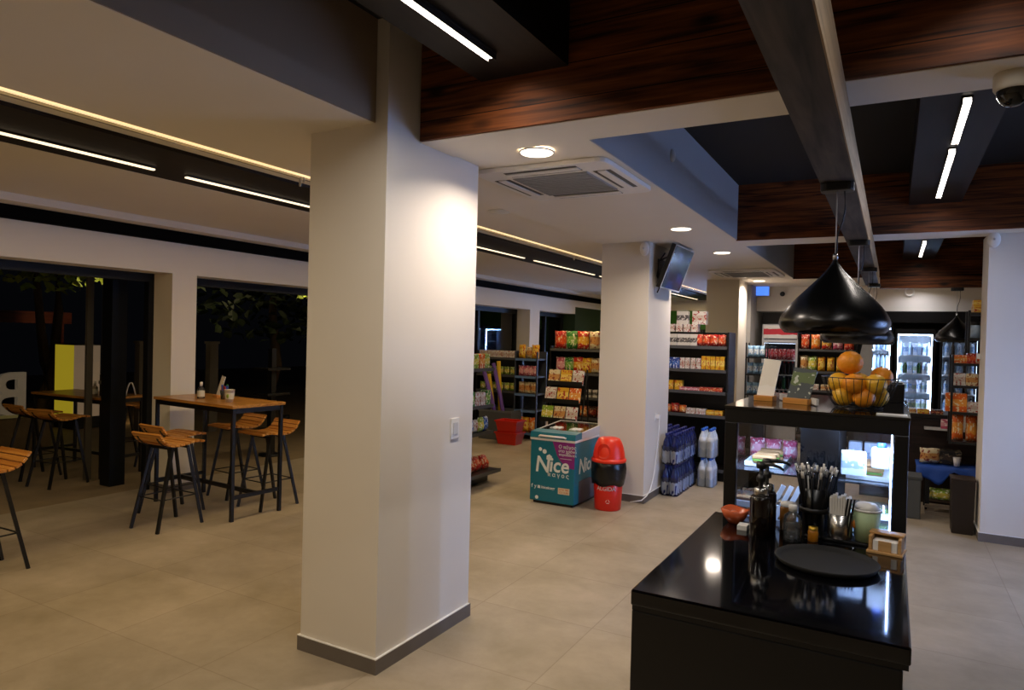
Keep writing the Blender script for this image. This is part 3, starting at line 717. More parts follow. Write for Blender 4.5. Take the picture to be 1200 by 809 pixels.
ST = make_stool((-5.58, 3.82, 0), R(2), 'slatted bar stool at the near side of the table, in front of its twin')
dup(ST, (-5.97, 4.13, 0), R(-3), 'slatted bar stool at the near side of the table, half behind its twin')
dup(ST, (-5.43, 4.8, 0), R(176), 'slatted bar stool at the far side of the table, close to the front pillar')
dup(ST, (-6.05, 4.92, 0), R(174), 'slatted bar stool at the far side of the table, nearer the white pier')
dup(ST, (-5.54, 2.37, 0), R(182), 'slatted bar stool cut by the photo edge, nearest to the camera')
ZO = 0.
make_table((-8.55, 4.77, 0), R(4), 'dim bar table outside the open glass door', 1.32, .56, .93)
dup(ST, (-7.98, 4.15, ZO), R(8), 'dim bar stool outside at the near side of the terrace table, right one')
dup(ST, (-8.62, 4.2, ZO), R(3), 'dim bar stool outside at the near side of the terrace table, left one')
dup(ST, (-8.1, 5.42, ZO), R(184), 'dim bar stool outside behind the door post')
dup(ST, (-8.75, 5.4, ZO), R(176), 'dim bar stool outside on the far side of the terrace table')

ZB = 1.06
def small_bottle(loc, label, body=CLEAR):
    t = thing('sanitiser_bottle', label, 'bottle', loc)
    MB().lathe([(0, 0), (.032, 0), (.034, .005), (.034, .09), (.028, .105), (.014, .115), (.013, .13), (0, .13)], 20).build('body', body, t)
    MB().lathe([(.0345, .02), (.0345, .08)], 20).build('sticker', mat('bottle_sticker', '#d8d4c4', .5), t)
    MB().lathe([(0, .165), (.012, .165), (.014, .16), (.014, .125), (0, .125)], 14).build('cap', WPL, t)
small_bottle((-5.97, 4.42, ZB), 'clear sanitiser bottle with white cap on the indoor bar table')
menu_stand((-5.95, 4.6, ZB), R(-15), 'white menu card in a wooden holder on the indoor bar table', MATS['pack_menu_paper'], .09, .2)
t = thing('sauce_caddy', 'glass of bright sachets on the indoor bar table', 'glass', (-5.76, 4.53, ZB))
MB().lathe([(0, 0), (.035, 0), (.045, .09), (.043, .09), (.033, .005), (0, .005)], 20).build('tumbler', CLEAR, t)
sm = [mat('sachet_red', '#a8281e', .4), mat('sachet_blue', '#2a4c9a', .4), mat('sachet_green', '#3b7a3a', .4), mat('sachet_yellow', '#c9a427', .4)]
for k in range(6):
    a = k*1.05
    tag(MB().box(-.016, .016, -.003, .003, .01, .125+.01*(k % 3), 0, Matrix.Translation((.016*math.cos(a), .016*math.sin(a), 0)) @ Matrix.Rotation(a, 4, 'Z') @ Matrix.Rotation(R(8), 4, 'X')).build('sauce_sachet', sm[k % 4], None, 0, (-5.76, 4.53, ZB)), 'coloured sachet standing in the glass on the indoor bar table', 'sachet', 'sachets on the indoor bar table')
t = thing('plastic_cup', 'clear plastic cup with a green logo on the indoor bar table', 'cup', (-5.5, 4.38, ZB))
MB().lathe([(0, 0), (.033, 0), (.047, .118), (.05, .12), (.045, .12), (.032, .004), (0, .004)], 26).build('cup_body', mat('frosted_cup', '#c9c6bb', .4), t)
MB().lathe([(.0375, .03), (.0445, .09)], 20, 0, None, True).build('band', mat('cup_band', '#d5d3c4', .5), t)
MB().ball((.018, -.036, .06), .02, 0, 12, .8, .4, 1).build('motif', mat('lime_print', '#86a52a', .5), t)

# ------------------------------------------------------------------ outside in the dark
struct('door_3', MB().box(-7.6, -7.42, 4.38, 4.55, 0, 2.34), DOORF)
struct('door_4', MB().box(-7.9, -7.86, 4.55, 4.62, 0, 2.3).box(-8.0, -7.96, 4.42, 4.49, 0, 2.3), mat('grey_post', '#4f4a42', .6))
# illuminated totem
t = thing('lit_totem', 'yellow and white illuminated box sign standing outside', 'sign', (-12.3, 6.68, ZO))
MB().box(-.3, .3, -.22, .22, 0, .2).build('plinth', BLACK, t)
MB().box(-.29, .29, -.21, .21, .2, 1.42).build('body', mat('totem_white', '#a89a84', .5), t)
MB().box(-.29, .29, -.22, -.21, .2, 1.42).build('yellow_panel', emat('totem_yellow', '#c8b02a', .4), t)
MB().box(.29, .3, -.22, .21, .2, 1.42).build('pale_panel', emat('totem_pale', '#b79c7c', .2), t)
MB().box(-.3, .3, -.22, .22, 1.42, 1.435).build('cap', BLACK, t)
# letter sign seen from behind
lt = lettering('B', .82, .04, 0, .012)
for v in lt.v: v.x = -v.x
for i in range(len(lt.f)): lt.f[i] = list(reversed(lt.f[i]))
t = thing('letter_sign', 'large mirrored white letter B of a sign standing outside', 'sign', (-10.5, 4.63, .52))
o = lt.build('letter', emat('letter_white', '#9a8d78', .14), t, 0, (0, .42, 0), (0, 0, R(90)))
MB().box(-.06, .06, -1.6, .45, -.05, -.01).build('base', emat('letter_base', '#8f8450', .1), t)
t = thing('stone_wall', 'low rough stone wall under the letter sign outside', 'wall', (-10.62, 3.6, ZO))
MB().box(-.18, .12, -1.4, 1.75, 0, .52).build('stones', mat('rough_stone', '#5b4a30', .9, noise=(7, .5), bump=(9, 1)), t)
# pergola
t = thing('pergola', 'dark brown wooden pergola beam outside behind the tree', 'pergola', (-14.2, 6.3, ZO))
PW = wood('pergola_wood', '#3a160a', '#5b2813', 'Y')
MB().box(-.06, .06, -2.6, 1.25, 1.78, 2.0).build('beam', PW, t)
for y in (-2.4, 1.05): MB().box(-.06, .06, y-.06, y+.06, 0, 1.78).build('post', PW, t)
# trees
BARK = mat('bark', '#4a3a26', .9, noise=(20, .4), bump=(30, .8))
LEAFY = mat('vine_leaf', '#8a9a2e', .55, noise=(4, .4)); LEAFD = mat('dark_leaf', '#2c3a18', .6, noise=(4, .4))
def leaves(n, cx, cy, cz, sx, sy, sz, size, seed):
    rn = random.Random(seed); b = MB()
    for k in range(n):
        while True:
            p = Vector((rn.uniform(-1,1), rn.uniform(-1,1), rn.uniform(-1,1)))
            if p.length < 1: break
        p = Vector((cx+p.x*sx, cy+p.y*sy, cz+p.z*sz)); T = Matrix.Translation(p) @ Euler((rn.uniform(-1,1), rn.uniform(-1,1), rn.uniform(0,6.28))).to_matrix().to_4x4()
        s = size*rn.uniform(.6, 1.2)
        b.add([(0,-s,0),(s*.55,-s*.35,.1*s),(s*.6,s*.3,.06*s),(0,s,-.12*s),(-s*.6,s*.3,.06*s),(-s*.55,-s*.35,.1*s)], [(0,1,2,3),(0,3,4,5)], 0, False, T)
    return b
t = thing('vine_tree', 'twin trunked tree with yellow green leaves outside the open door', 'tree', (-12.9, 6.35, ZO))
b = MB(); b.tube([(0, 0, 0), (.03, .1, .6), (-.02, .12, 1.1), (.02, .02, 1.7), (.03, -.05, 2.4), (0, -.1, 3.0)], [.1, .09, .085, .07, .06, .05], 9)
b.tube([(0, .12, 0), (.02, .2, .7), (0, .26, 1.3), (-.02, .33, 2.0), (0, .28, 2.8)], [.09, .085, .08, .075, .06], 9)
b.build('trunk', BARK, t)
leaves(190, .3, .05, 2.68, .7, 1.0, .36, .1, 5).build('foliage', LEAFY, t)
t = thing('dark_tree', 'dark bushy tree outside the second opening', 'tree', (-11.5, 10.2, ZO))
MB().tube([(0, 0, 0), (.05, .1, 1.0), (0, 0, 2.0), (-.1, .1, 3.0)], [.11, .1, .09, .06], 9).build('trunk', BARK, t)
leaves(420, 0, 0, 2.4, 1.4, 2.0, .9, .13, 8).build('foliage', LEAFD, t)
t = thing('vine_branch', 'pale green leaves hanging at the head of the second opening', 'branch', (-7.5, 7.0, 2.3))
MB().tube([(0, -.9, .2), (0, -.3, .12), (.02, .3, .1), (0, .9, .16)], [.012, .012, .01, .006], 6).build('stem', BARK, t)
leaves(9, .02, .25, .0, .12, .2, .09, .06, 11).build('foliage', LEAFY, t)
for i, (x, y) in enumerate(((-10.2, 6.5), (-10.2, 7.75))):
    t = thing('garden_post', 'faint grey post outside the second opening, %s one' % ('left' if i == 0 else 'right'), 'post', (x, y, ZO))
    MB().box(-.06, .06, -.08, .08, 0, 1.5).build('shaft', mat('garden_post_grey', '#5c564c', .8), t); MB().box(-.075, .075, -.095, .095, 1.5, 1.54).build('cap', mat('garden_post_grey', '#5c564c', .8), t)
t = thing('terrace_stand', 'dark metal stand outside beside the front pillar edge', 'stand', (-7.6, 6.75, ZO))
b = MB().box(-.04, .04, -.04, .04, 0, 1.5); b.build('pole', BLACK, t)
for z in (.35, .85, 1.2): MB().box(-.15, .15, -.2, .2, z, z+.03).build('shelf', BLACK, t)
MB().lathe([(0, 0), (.16, 0), (.16, .02), (.04, .03), (0, .03)], 20).build('base', BLACK, t)
# outdoor table things
ZOT = .93
small_bottle((-8.25, 4.68, ZOT), 'small pale bottle on the terrace table outside', mat('pale_bottle', '#9a8c78', .4))
t = thing('drink_dispenser', 'dark dispenser standing on the terrace table outside', 'dispenser', (-8.1, 4.75, ZOT))
MB().rbox(-.07, .07, -.07, .07, 0, .25, .02).build('body', BLACKM, t, .005); MB().box(.07, .1, -.03, .03, .12, .2).build('spout', BLACKM, t); MB().box(-.06, .06, -.08, -.07, .14, .18).build('band', mat('dispenser_band', '#8a8378', .5), t)
t = thing('bag_hoop', 'thin white hoop on the terrace table outside', 'hoop', (-7.98, 4.95, ZOT))
MB().tube([(-.0, -.06, 0), (0, -.04, .09), (0, -.015, .15), (0, .015, .15), (0, .04, .09), (0, .06, 0)], .008, 6).build('arch', WPL, t)

# ------------------------------------------------------------------ shop goods
def place(me, name, loc, rz, label, cat, group=None, rx=0.):
    o = bpy.data.objects.new(name, me); COL.objects.link(o); o.location = loc; o.rotation_euler = (rx, 0, rz)
    return tag(o, label, cat, group)
CACHE = {}
def bag_mesh(w_, h_, d_, m):
    k = ('bag', w_, h_, d_, m.name)
    if k in CACHE: return CACHE[k]
    nx, nz = 6, 8; vs = []; fs = []
    for s in (-1, 1):
        for j in range(nz+1):
            for i in range(nx+1):
                uu, vv = i/nx*2-1, j/nz*2-1
                th = d_/2*(max(0, 1-uu**4))**.5*(max(0, 1-abs(vv)**3.5))**.6
                wob = .012*math.sin(9*uu+5*vv)*d_/.06*.3*(1-abs(vv))
                x = w_/2*uu*(1-.06*(1-vv*vv)); vs.append((x*(1+.03*math.sin(7*vv+2*s)), s*(th+.0008)+wob, h_/2*(vv+1)+(.02*h_*math.sin(4.5*uu) if j == nz else 0)))
    o = (nx+1)*(nz+1)
    for j in range(nz):
        for i in range(nx):
            a = j*(nx+1)+i; fs.append((a, a+1, a+nx+2, a+nx+1)); fs.append((o+a, o+a+nx+1, o+a+nx+2, o+a+1))
    rim = [i for i in range(nx+1)]+[j*(nx+1)+nx for j in range(1, nz+1)]+[nz*(nx+1)+i for i in range(nx-1, -1, -1)]+[j*(nx+1) for j in range(nz-1, 0, -1)]
    for a, b_ in zip(rim, rim[1:]+rim[:1]): fs.append((a, o+a, o+b_, b_))
    CACHE[k] = MB().add(vs, fs, 0, True).mesh('bag', m)
    return CACHE[k]
def box_mesh(w_, h_, d_, m, lid=None):
    k = ('box', w_, h_, d_, m.name)
    if k in CACHE: return CACHE[k]
    e = min(w_, h_, d_)*.06; b = MB()
    b.rbox(-w_/2, w_/2, -d_/2, d_/2, 0, h_-e, e, 0, None, 2); b.rbox(-w_/2+e*.6, w_/2-e*.6, -d_/2+e*.6, d_/2-e*.6, h_-e, h_, e*.7, 0, None, 2)
    CACHE[k] = b.mesh('box', m)
    return CACHE[k]
def bottle_mesh(r_, h_, m, cap):
    k = ('bot', r_, h_, m.name, cap.name)
    if k in CACHE: return CACHE[k]
    b = MB().lathe([(0, 0), (r_*.85, 0), (r_, h_*.03), (r_, h_*.3), (r_*.93, h_*.36), (r_, h_*.42), (r_, h_*.62), (r_*.8, h_*.74), (r_*.4, h_*.86), (r_*.36, h_*.92), (0, h_*.92)], 12)
    b.lathe([(0, h_*.91), (r_*.44, h_*.91), (r_*.44, h_), (0, h_)], 10, 1)
    CACHE[k] = b.mesh('bottle', [m, cap])
    return CACHE[k]
def can_mesh(r_, h_, m):
    k = ('can', r_, h_, m.name)
    if k in CACHE: return CACHE[k]
    b = MB().lathe([(0, .004), (r_*.8, 0), (r_, h_*.07), (r_, h_*.9), (r_*.8, h_*.98), (r_*.78, h_), (r_*.72, h_*.985), (0, h_*.985)], 14)
    CACHE[k] = b.mesh('can', m)
    return CACHE[k]
def jar_mesh(r_, h_, m, cap):
    k = ('jar', r_, h_, m.name, cap.name)
    if k in CACHE: return CACHE[k]
    b = MB().lathe([(0, 0), (r_, 0), (r_, h_*.72), (r_*.85, h_*.8), (0, h_*.8)], 14); b.lathe([(0, h_*.79), (r_*.92, h_*.79), (r_*.92, h_), (0, h_)], 14, 1)
    CACHE[k] = b.mesh('jar', [m, cap])
    return CACHE[k]

class Unit:
    """a shelf unit: local x along the front, y into the shelf, front at y=0 facing -Y"""
    def __init__(s, name, label, cat, loc, rz, width, depth, height, shelves, sides='panel', back=True, plinth=.12, m=None, strip=None, extra=0., zb=0.):
        s.loc = Vector(loc); s.rz = rz; s.w = width; s.d = depth; m = m or BLACKM
        s.t = thing(name, label, cat, loc, rz)
        if back: MB().box(0, width, depth-.02, depth, 0, height).build('back_panel', m, s.t)
        if sides == 'panel':
            for x in (-.02, width): MB().box(x, x+.02, .02, depth, 0, height).build('side_panel', m, s.t)
        else:
            for x in (-.02, width-.0): 
                for y in ((.01, depth-.04) if sides == 'posts' else (depth-.04,)): MB().box(x, x+.02, y, y+.03, zb, height).build('post', m, s.t)
        for i, z in enumerate(shelves):
            f0 = -extra if i == 0 else 0
            MB().box(0, width, f0, depth-.02, z-.025, z).build('shelf', m, s.t)
            if strip: MB().box(0, width, f0-.006, f0, z-.035, z+.005).build('price_strip', strip, s.t)
        if plinth: MB().box(.01, width-.01, .05, depth-.02, 0, plinth).build('plinth', m, s.t)
    def P(s, x, y, z):
        c, n = math.cos(s.rz), math.sin(s.rz)
        return (s.loc.x+c*x-n*y, s.loc.y+n*x+c*y, s.loc.z+z)
    def row(s, meshes, name, label, cat, group, x0, x1, n, z, y=.1, jit=.012, rows=1, dy=.1, rx=0.):
        rn = random.Random(hash_(label))
        for r_ in range(rows):
            for i in range(n):
                x = x0+(x1-x0)*(i+.5)/n
                me = meshes[i % len(meshes)] if isinstance(meshes, list) else meshes
                place(me, name, s.P(x, y+r_*dy+rn.uniform(0, jit), z+.0005), s.rz+rn.uniform(-.08, .08)*(2.0 if me.name.startswith('bag') else 1), label, cat, group, rx)
def hash_(s): return sum((i+1)*ord(c) for i, c in enumerate(s))

# printed packaging palette
PK = dict(
    red=pack('red', '#b3201a', '#d9531e', '#e8c9a0'), redy=pack('redyellow', '#c42a1c', '#e0a52a', '#f0d9a0'), grn=pack('green', '#2f7a2c', '#7fae4a', '#e6e0c0'),
    yel=pack('yellow', '#d9a520', '#e8c860', '#b3361e'), org=pack('orange', '#dd6414', '#e89a3a', '#f5e0b8'), blu=pack('blue', '#1c3f94', '#3c68b8', '#dfe6ef'),
    wht=pack('white', '#ddd8cf', '#c9b8a8', '#a83a34'), wblk=pack('whiteblack', '#d8d2c8', '#5a5452', '#d8d2c8'), brn=pack('brown', '#3a1d14', '#8a2a1a', '#c8a070'),
    pnk=pack('pink', '#c0506a', '#e0a0a8', '#f0e0d8'), lim=pack('lime', '#8aa82e', '#d8c850', '#f0ecd0'), crm=pack('cream', '#d8c8a0', '#c89050', '#8a3a20'),
    cyn=pack('cyan', '#8fb8d8', '#dfe8f0', '#5a8ac0'), drk=pack('dark', '#22201f', '#4a3a2a', '#8a7a5a'), pur=pack('purple', '#5a2a86', '#8a5ab0', '#d8c8e8'))

# -- shelf by the front pillar (faces the aisle)
PST = mat('price_strip_grey', '#4a4a4c', .5)
S1 = Unit('shelf_unit', 'black shelf unit half hidden behind the front white pillar', 'shelf', (-4.2, 5.3, 0), R(90), 1.82, .42, 1.75, (.165, .612, .929, 1.366), 'end', True, .12, None, PST, .12)
S1.row([box_mesh(.11, .17, .09, PK['org']), box_mesh(.11, .17, .09, PK['lim'])], 'snack_box', 'orange and lime box on the top shelf by the front pillar', 'box', 'boxes on the top shelf by the front pillar', .5, 1.78, 10, 1.366, .07)
S1.row([box_mesh(.1, .15, .1, PK['wht']), box_mesh(.1, .17, .1, PK['grn']), box_mesh(.1, .15, .1, PK['wht'])], 'food_carton', 'white, red or green carton on the second shelf by the front pillar', 'carton', 'cartons on the second shelf by the front pillar', .5, 1.8, 11, .929, .07)
S1.row([bag_mesh(.11, .17, .07, PK['lim']), bag_mesh(.11, .17, .07, PK['blu']), bag_mesh(.11, .15, .07, PK['wht'])], 'snack_bag', 'lime, blue or white bag on the third shelf by the front pillar', 'bag', 'bags on the third shelf by the front pillar', .5, 1.8, 11, .612, .06)
S1.row([bag_mesh(.13, .17, .09, PK['red'])], 'snack_bag', 'red bag on the bottom shelf by the front pillar', 'bag', 'red bags on the bottom shelf by the front pillar', .7, 1.8, 7, .165, .02, rx=-.5)
# -- far-left shelves
S2 = Unit('shelf_unit', 'dark shelf unit at the far left behind the pool noodles', 'shelf', (-6.5, 10.4, 0), 0, .78, .4, 1.5, (.15, .5, .8, 1.08, 1.38), 'panel', True, .12, None, PST)
S2.row(box_mesh(.075, .12, .08, PK['wht']), 'food_carton', 'small white carton on the top of the shelf behind the noodles', 'carton', 'white cartons on the shelf behind the noodles', .02, .76, 9, 1.38, .07)
S2.row(bag_mesh(.11, .14, .06, PK['lim']), 'snack_bag', 'yellow green packet on the shelf behind the noodles', 'packet', 'packets behind the noodles', .02, .76, 6, 1.08, .08)
S2.row(bag_mesh(.11, .14, .06, PK['lim']), 'snack_bag', 'yellow green packet low on the shelf behind the noodles', 'packet', 'low packets behind the noodles', .02, .76, 6, .8, .08)
S3 = Unit('shelf_unit', 'tall narrow shelf unit with grey posts, right of the pool noodles', 'shelf', (-5.66, 10.3, 0), 0, .4, .4, 1.5, (.12, .5, .78, 1.08, 1.38), 'posts', True, 0, mat('shelf_blue_grey', '#39404d', .4), mat('strip_blue', '#5d7aa6', .4))
S3.row([bag_mesh(.14, .24, .09, PK['yel']), bag_mesh(.13, .2, .09, PK['crm'])], 'snack_bag', 'yellow bag on top of the narrow grey shelf', 'bag', 'bags on top of the narrow grey shelf', .0, .4, 3, 1.38, .1, .05)
S3.row(bag_mesh(.1, .18, .08, PK['pnk']), 'snack_bag', 'pinkish red bag on the second shelf of the narrow grey unit', 'bag', 'bags on the narrow shelf, second', .02, .38, 4, 1.08, .1)
S3.row(bag_mesh(.12, .2, .08, PK['crm']), 'snack_bag', 'tan bag on the middle shelf of the narrow grey unit', 'bag', 'bags on the narrow shelf, middle', .02, .38, 3, .78, .1)
S3.row([bag_mesh(.15, .26, .1, PK['org']), bag_mesh(.13, .26, .1, PK['yel'])], 'snack_bag', 'large orange or yellow bag on the bottom of the narrow grey unit', 'bag', 'bags on the narrow shelf, bottom', .0, .4, 3, .12, .06)
# noodles in a grey bin
t = thing('storage_bin', 'grey open bin holding the pool noodles', 'bin', (-5.83, 10.14, 0))
b = MB(); b.box(-.33, .3, -.18, -.165, 0, .5); b.box(-.33, .3, .165, .18, 0, .5); b.box(-.33, -.315, -.165, .165, 0, .5); b.box(.285, .3, -.165, .165, 0, .5); b.box(-.315, .285, -.165, .165, 0, .02)
b.build('shell', mat('bin_grey', '#4c4e50', .6), t)
MB().box(-.34, .31, -.19, -.18, .47, .5).build('rim', mat('bin_grey2', '#5f6163', .6), t)
NP, NY = mat('purple_foam', '#6a4a9a', .8), mat('yellow_foam', '#c8a01e', .8)
for p, q, m, l in (((.12, 0, .1), (-.22, .08, 1.28), NP, 'purple pool noodle in the grey bin, tallest one'), ((.02, -.08, .1), (-.3, -.1, 1.16), NP, 'purple pool noodle in the grey bin, shorter one'),
                   ((-.05, .08, .1), (-.14, .12, 1.32), NY, 'yellow pool noodle in the grey bin, tallest one'), ((-.12, .02, .1), (-.27, .02, 1.1), NY, 'yellow pool noodle in the grey bin, shorter one')):
    t = tag(MB().tube([Vector((-5.83, 10.14, 0))+Vector(p), Vector((-5.83, 10.14, 0))+(Vector(p)+Vector(q))/2+Vector((.01, 0, .02)), Vector((-5.83, 10.14, 0))+Vector(q)], .035, 12).build('pool_noodle', m), l, 'pool noodle')
# red baskets
def basket(loc, label):
    t = thing('shopping_basket', label, 'basket', loc)
    RB = mat('red_plastic', '#c0200f', .35)
    def ring(z, gx, gy): return [(-gx, -gy, z), (gx, -gy, z), (gx, gy, z), (-gx, gy, z)]
    b = MB(); a, c = ring(0, .16, .11), ring(.2, .2, .145); a2, c2 = ring(.006, .152, .102), ring(.2, .192, .137)
    b.add(a+c+a2+c2, [(3,2,1,0)]+[(i,(i+1)%4,4+(i+1)%4,4+i) for i in range(4)]+[(8+(i+1)%4,8+i,12+i,12+(i+1)%4) for i in range(4)]+[(8,9,10,11)]+[(4+i,4+(i+1)%4,12+(i+1)%4,12+i) for i in range(4)])
    b.build('shell', RB, t)
    b = MB(); b.box(-.212, .212, -.157, -.145, .18, .2); b.box(-.212, .212, .145, .157, .18, .2); b.box(-.212, -.2, -.145, .145, .18, .2); b.box(.2, .212, -.145, .145, .18, .2); b.build('rim', RB, t)
basket((-5.42, 9.74, 0), 'red shopping basket on the floor, bottom of the stack')
basket((-5.42, 9.74, .19), 'red shopping basket, top of the stack')
# -- crisps shelf behind the freezer
S5 = Unit('shelf_unit', 'black shelf unit of crisps behind the magazine rack', 'shelf', (-4.85, 10.0, 0), 0, 1.7, .42, 1.62, (.15, .5, .82, 1.2, 1.575), 'panel', True, .1, None, PST)
tops = [('red', 'red'), ('grn', 'green and white'), ('redy', 'red and yellow'), ('crm', 'tan'), ('brn', 'dark brown'), ('blu', 'blue')]
xs = 0.02
for i, (k, l) in enumerate(tops):
    S5.row(bag_mesh(.2, .29, .1, PK[k]), 'crisp_bag', '%s crisp bag on the top of the crisps shelf behind the freezer' % l, 'crisps', None, xs+i*.2, xs+(i+1)*.2, 1, 1.575, .12)
S5.row([bag_mesh(.17, .24, .09, PK['pnk']), bag_mesh(.17, .24, .09, PK['grn']), bag_mesh(.18, .25, .09, PK['redy']), bag_mesh(.18, .24, .09, PK['yel']), bag_mesh(.18, .24, .09, PK['crm'])], 'crisp_bag', 'small crisp bag in red, green or yellow on the second crisps shelf', 'crisps', 'bags on the second crisps shelf', .06, 1.62, 10, 1.2, .1)
S5.row(box_mesh(.08, .12, .08, PK['wblk']), 'food_carton', 'small white carton on the third crisps shelf', 'carton', 'cartons on the third crisps shelf', .6, 1.68, 10, .82, .1)
S5.row([bag_mesh(.14, .18, .09, PK['org']), bag_mesh(.14, .18, .09, PK['brn']), bag_mesh(.14, .18, .09, PK['red'])], 'snack_bag', 'orange, brown or red bag on the fourth crisps shelf', 'bag', 'bags on the fourth crisps shelf', .5, 1.68, 8, .5, .08)
# -- magazine rack
t = thing('magazine_rack', 'wire magazine rack between the freezer and the crisps shelf', 'rack', (-4.11, 8.9, 0))
b = MB()
for x in (-.29, .29): b.bar((x, .32, 0), (x, .2, 1.3), .02); b.bar((x, -.1, 0), (x, .2, 1.25), .02)
b.build('frame', BLACK, t)
levels = ((1.08, .1), (.83, .0), (.57, -.1))
for z, y in levels:
    b = MB().box(-.28, .28, y-.05, y+.05, z-.012, z); b.box(-.28, .28, y-.055, y-.05, z-.012, z+.05); b.build('shelf', BLACK, t)
for li, (z, y) in enumerate(levels):
    for i, k in enumerate(('crm', 'yel', 'wht')):
        kk = ('crm', 'yel', 'wht', 'wht', 'yel', 'org', 'lim', 'crm', 'wht')[li*3+i]
        place(box_mesh(.175, .21, .012, PK[kk]), 'magazine', (-4.3+.19*i, 8.9+y-.01, z+.002), 0, 'bagged magazine on the %s tier of the rack, %s one' % (('top', 'middle', 'lower')[li], ('left', 'middle', 'right')[i]), 'magazine', None, R(-14))
# -- chest freezer
FX0, FX1, FY0, FY1 = -3.325, -2.815, 6.44, 7.2
TEAL = mat('teal_print', '#0b6f86', .35, noise=(2, .08)); PURP = mat('purple_print', '#8a1f7e', .4); WPR = mat('white_print', '#e6ebea', .4)
t = thing('chest_freezer', 'teal ice chest freezer with large white Nice lettering beside the red bin', 'freezer', ((FX0+FX1)/2, FY0, 0))
hw = (FX1-FX0)/2; dp = FY1-FY0
MB().box(-hw, hw, .0, dp, .03, .67).build('body', TEAL, t, .006)
MB().box(-hw+.03, hw-.03, .03, dp-.03, 0, .03).build('plinth', BLACK, t)
b = MB(); b.box(hw-.001, hw+.003, .12, dp-.03, .03, .26); b.build('grille', mat('freezer_grille', '#5b5560', .5), t)
b = MB(); b.box(-hw-.006, hw+.006, -.006, dp, .67, .695); b.build('rim', WPL, t, .003)
pf = [(-.01, .695), (.16, .695), (.16, .768), (0, .755)]
b = MB().add([(-hw-.003, y, z) for y, z in pf]+[(hw+.003, y, z) for y, z in pf], [(0,3,2,1),(4,5,6,7)]+[(i,(i+1)%4,4+(i+1)%4,4+i) for i in range(4)])
b.build('lid_front', TEAL, t)
MB().tube([(-hw+.1, -.01, .71), (-hw+.12, -.03, .722), (0, -.034, .722), (hw-.12, -.03, .722), (hw-.1, -.01, .71)], .011, 8).build('handle', WPL, t)
b = MB()
b.box(-hw, hw, dp-.02, dp, .695, .8)
for q in (-1, 1):
    pf = [(.16, .695), (dp-.02, .695), (dp-.02, .8), (.16, .762)]; xa, xb = q*hw-.008, q*hw+.008
    b.add([(xa, y, z) for y, z in pf]+[(xb, y, z) for y, z in pf], [(0,1,2,3),(7,6,5,4)]+[(i,4+i,4+(i+1)%4,(i+1)%4) for i in range(4)])
b.build('lid_frame', LGREY, t)
MB().add([(-hw+.01, .16, .756), (hw-.01, .16, .756), (hw-.01, dp-.02, .794), (-hw+.01, dp-.02, .794), (-hw+.01, .16, .76), (hw-.01, .16, .76), (hw-.01, dp-.02, .798), (-hw+.01, dp-.02, .798)], [(3,2,1,0),(4,5,6,7),(0,1,5,4),(1,2,6,5),(2,3,7,6),(3,0,4,7)]).build('lid_glass', glass('lid_glass', (.75, .8, .84), .12, .05), t)
MB().box(-hw+.02, hw-.02, .18, dp-.03, .69, .715).build('basket', mat('freezer_inner', '#7d8388', .5), t)
for i in range(4):
    place(bag_mesh(.2, .24, .09, pack('icebag', '#c3ccd2', '#dde4e8', '#6f9fc8', .3, .6, 5, .25, .3)), 'ice_bag', (FX0+.14+.23*(i % 2), FY0+.45+.26*(i//2), .742), 0, 'clear bag of ice under the glass lid of the teal freezer', 'ice bag', 'ice bags in the freezer', R(96))
b = MB(); b.add([(0,-.0022,.67),(hw-.001,-.0022,.67),(hw-.001,-.0022,.4)]+[(.02+.235*(1-math.cos(a))*.98, -.0022, .67-.27*math.sin(a)) for a in [R(k*15) for k in range(5, 0, -1)]], [tuple(range(8))])
b.build('purple_corner', PURP, t)
def put_text(body, size, x, z, m, name, bold=0., shear=0., sy=1., tight=1.):
    lt = lettering(body, size, .0006, shear, bold)
    for v in lt.v: v.x = v.x*tight; v.z *= sy
    lt.build(name, m, t, 0, (x, -.0034, z))
put_text('N', .235, -.2, .34, WPR, 'lettering', .004, .12, 1.0, .95)
put_text('ice', .215, -.035, .355, WPR, 'lettering', .004, .1, 1.0, .93)
put_text('\u03c0 \u03b1 \u03b3 \u03bf \u03c2', .06, -.05, .302, WPR, 'lettering', .0006)
put_text('\u039f \u03c0\u03ac\u03b3\u03bf\u03c2', .05, .07, .605, WPR, 'lettering', .0004)
put_text('\u03c3\u03c4\u03bf \u03c7\u03c1\u03cc\u03bd\u03bf', .042, .07, .565, WPR, 'lettering', .0004)
put_text('\u03c0\u03b1\u03c1\u03b1\u03b4\u03af\u03b4\u03b5\u03c4\u03b1\u03b9', .034, .075, .53, WPR, 'lettering', .0004)
MB().box(.09, .22, -.0034, -.0024, .497, .501).build('underline', WPR, t)
put_text('f', .055, -.235, .165, WPR, 'lettering', .001); put_text('y', .055, -.2, .165, WPR, 'lettering', .001)
put_text('/niceicegr', .042, -.122, .165, WPR, 'lettering', .0008)
b = MB(); b.box(-.162, -.132, -.0034, -.0022, .163, .193); b.build('camera_icon', WPR, t)
MB().box(.075, .205, -.0032, -.0022, .13, .195).build('tag_plate', mat('tag_cream', '#d8cbb0', .5), t)
put_text('2310 780', .03, .082, .168, mat('tag_orange', '#c8602a', .5), 'lettering', .0003); put_text('ICE CUBE', .026, .085, .14, MATS['tag_orange'], 'lettering', .0003)
b = MB()
for cx, cz, rr, n in ((-.14, .575, .02, 12), (-.09, .555, .025, 8), (-.035, .495, .036, 6)):
    b.add([(cx+rr*math.cos(2*math.pi*k/n+.5), -.003, cz+rr*math.sin(2*math.pi*k/n+.5)) for k in range(n)], [tuple(range(n))])
b.build('ice_cube_marks', WPR, t)
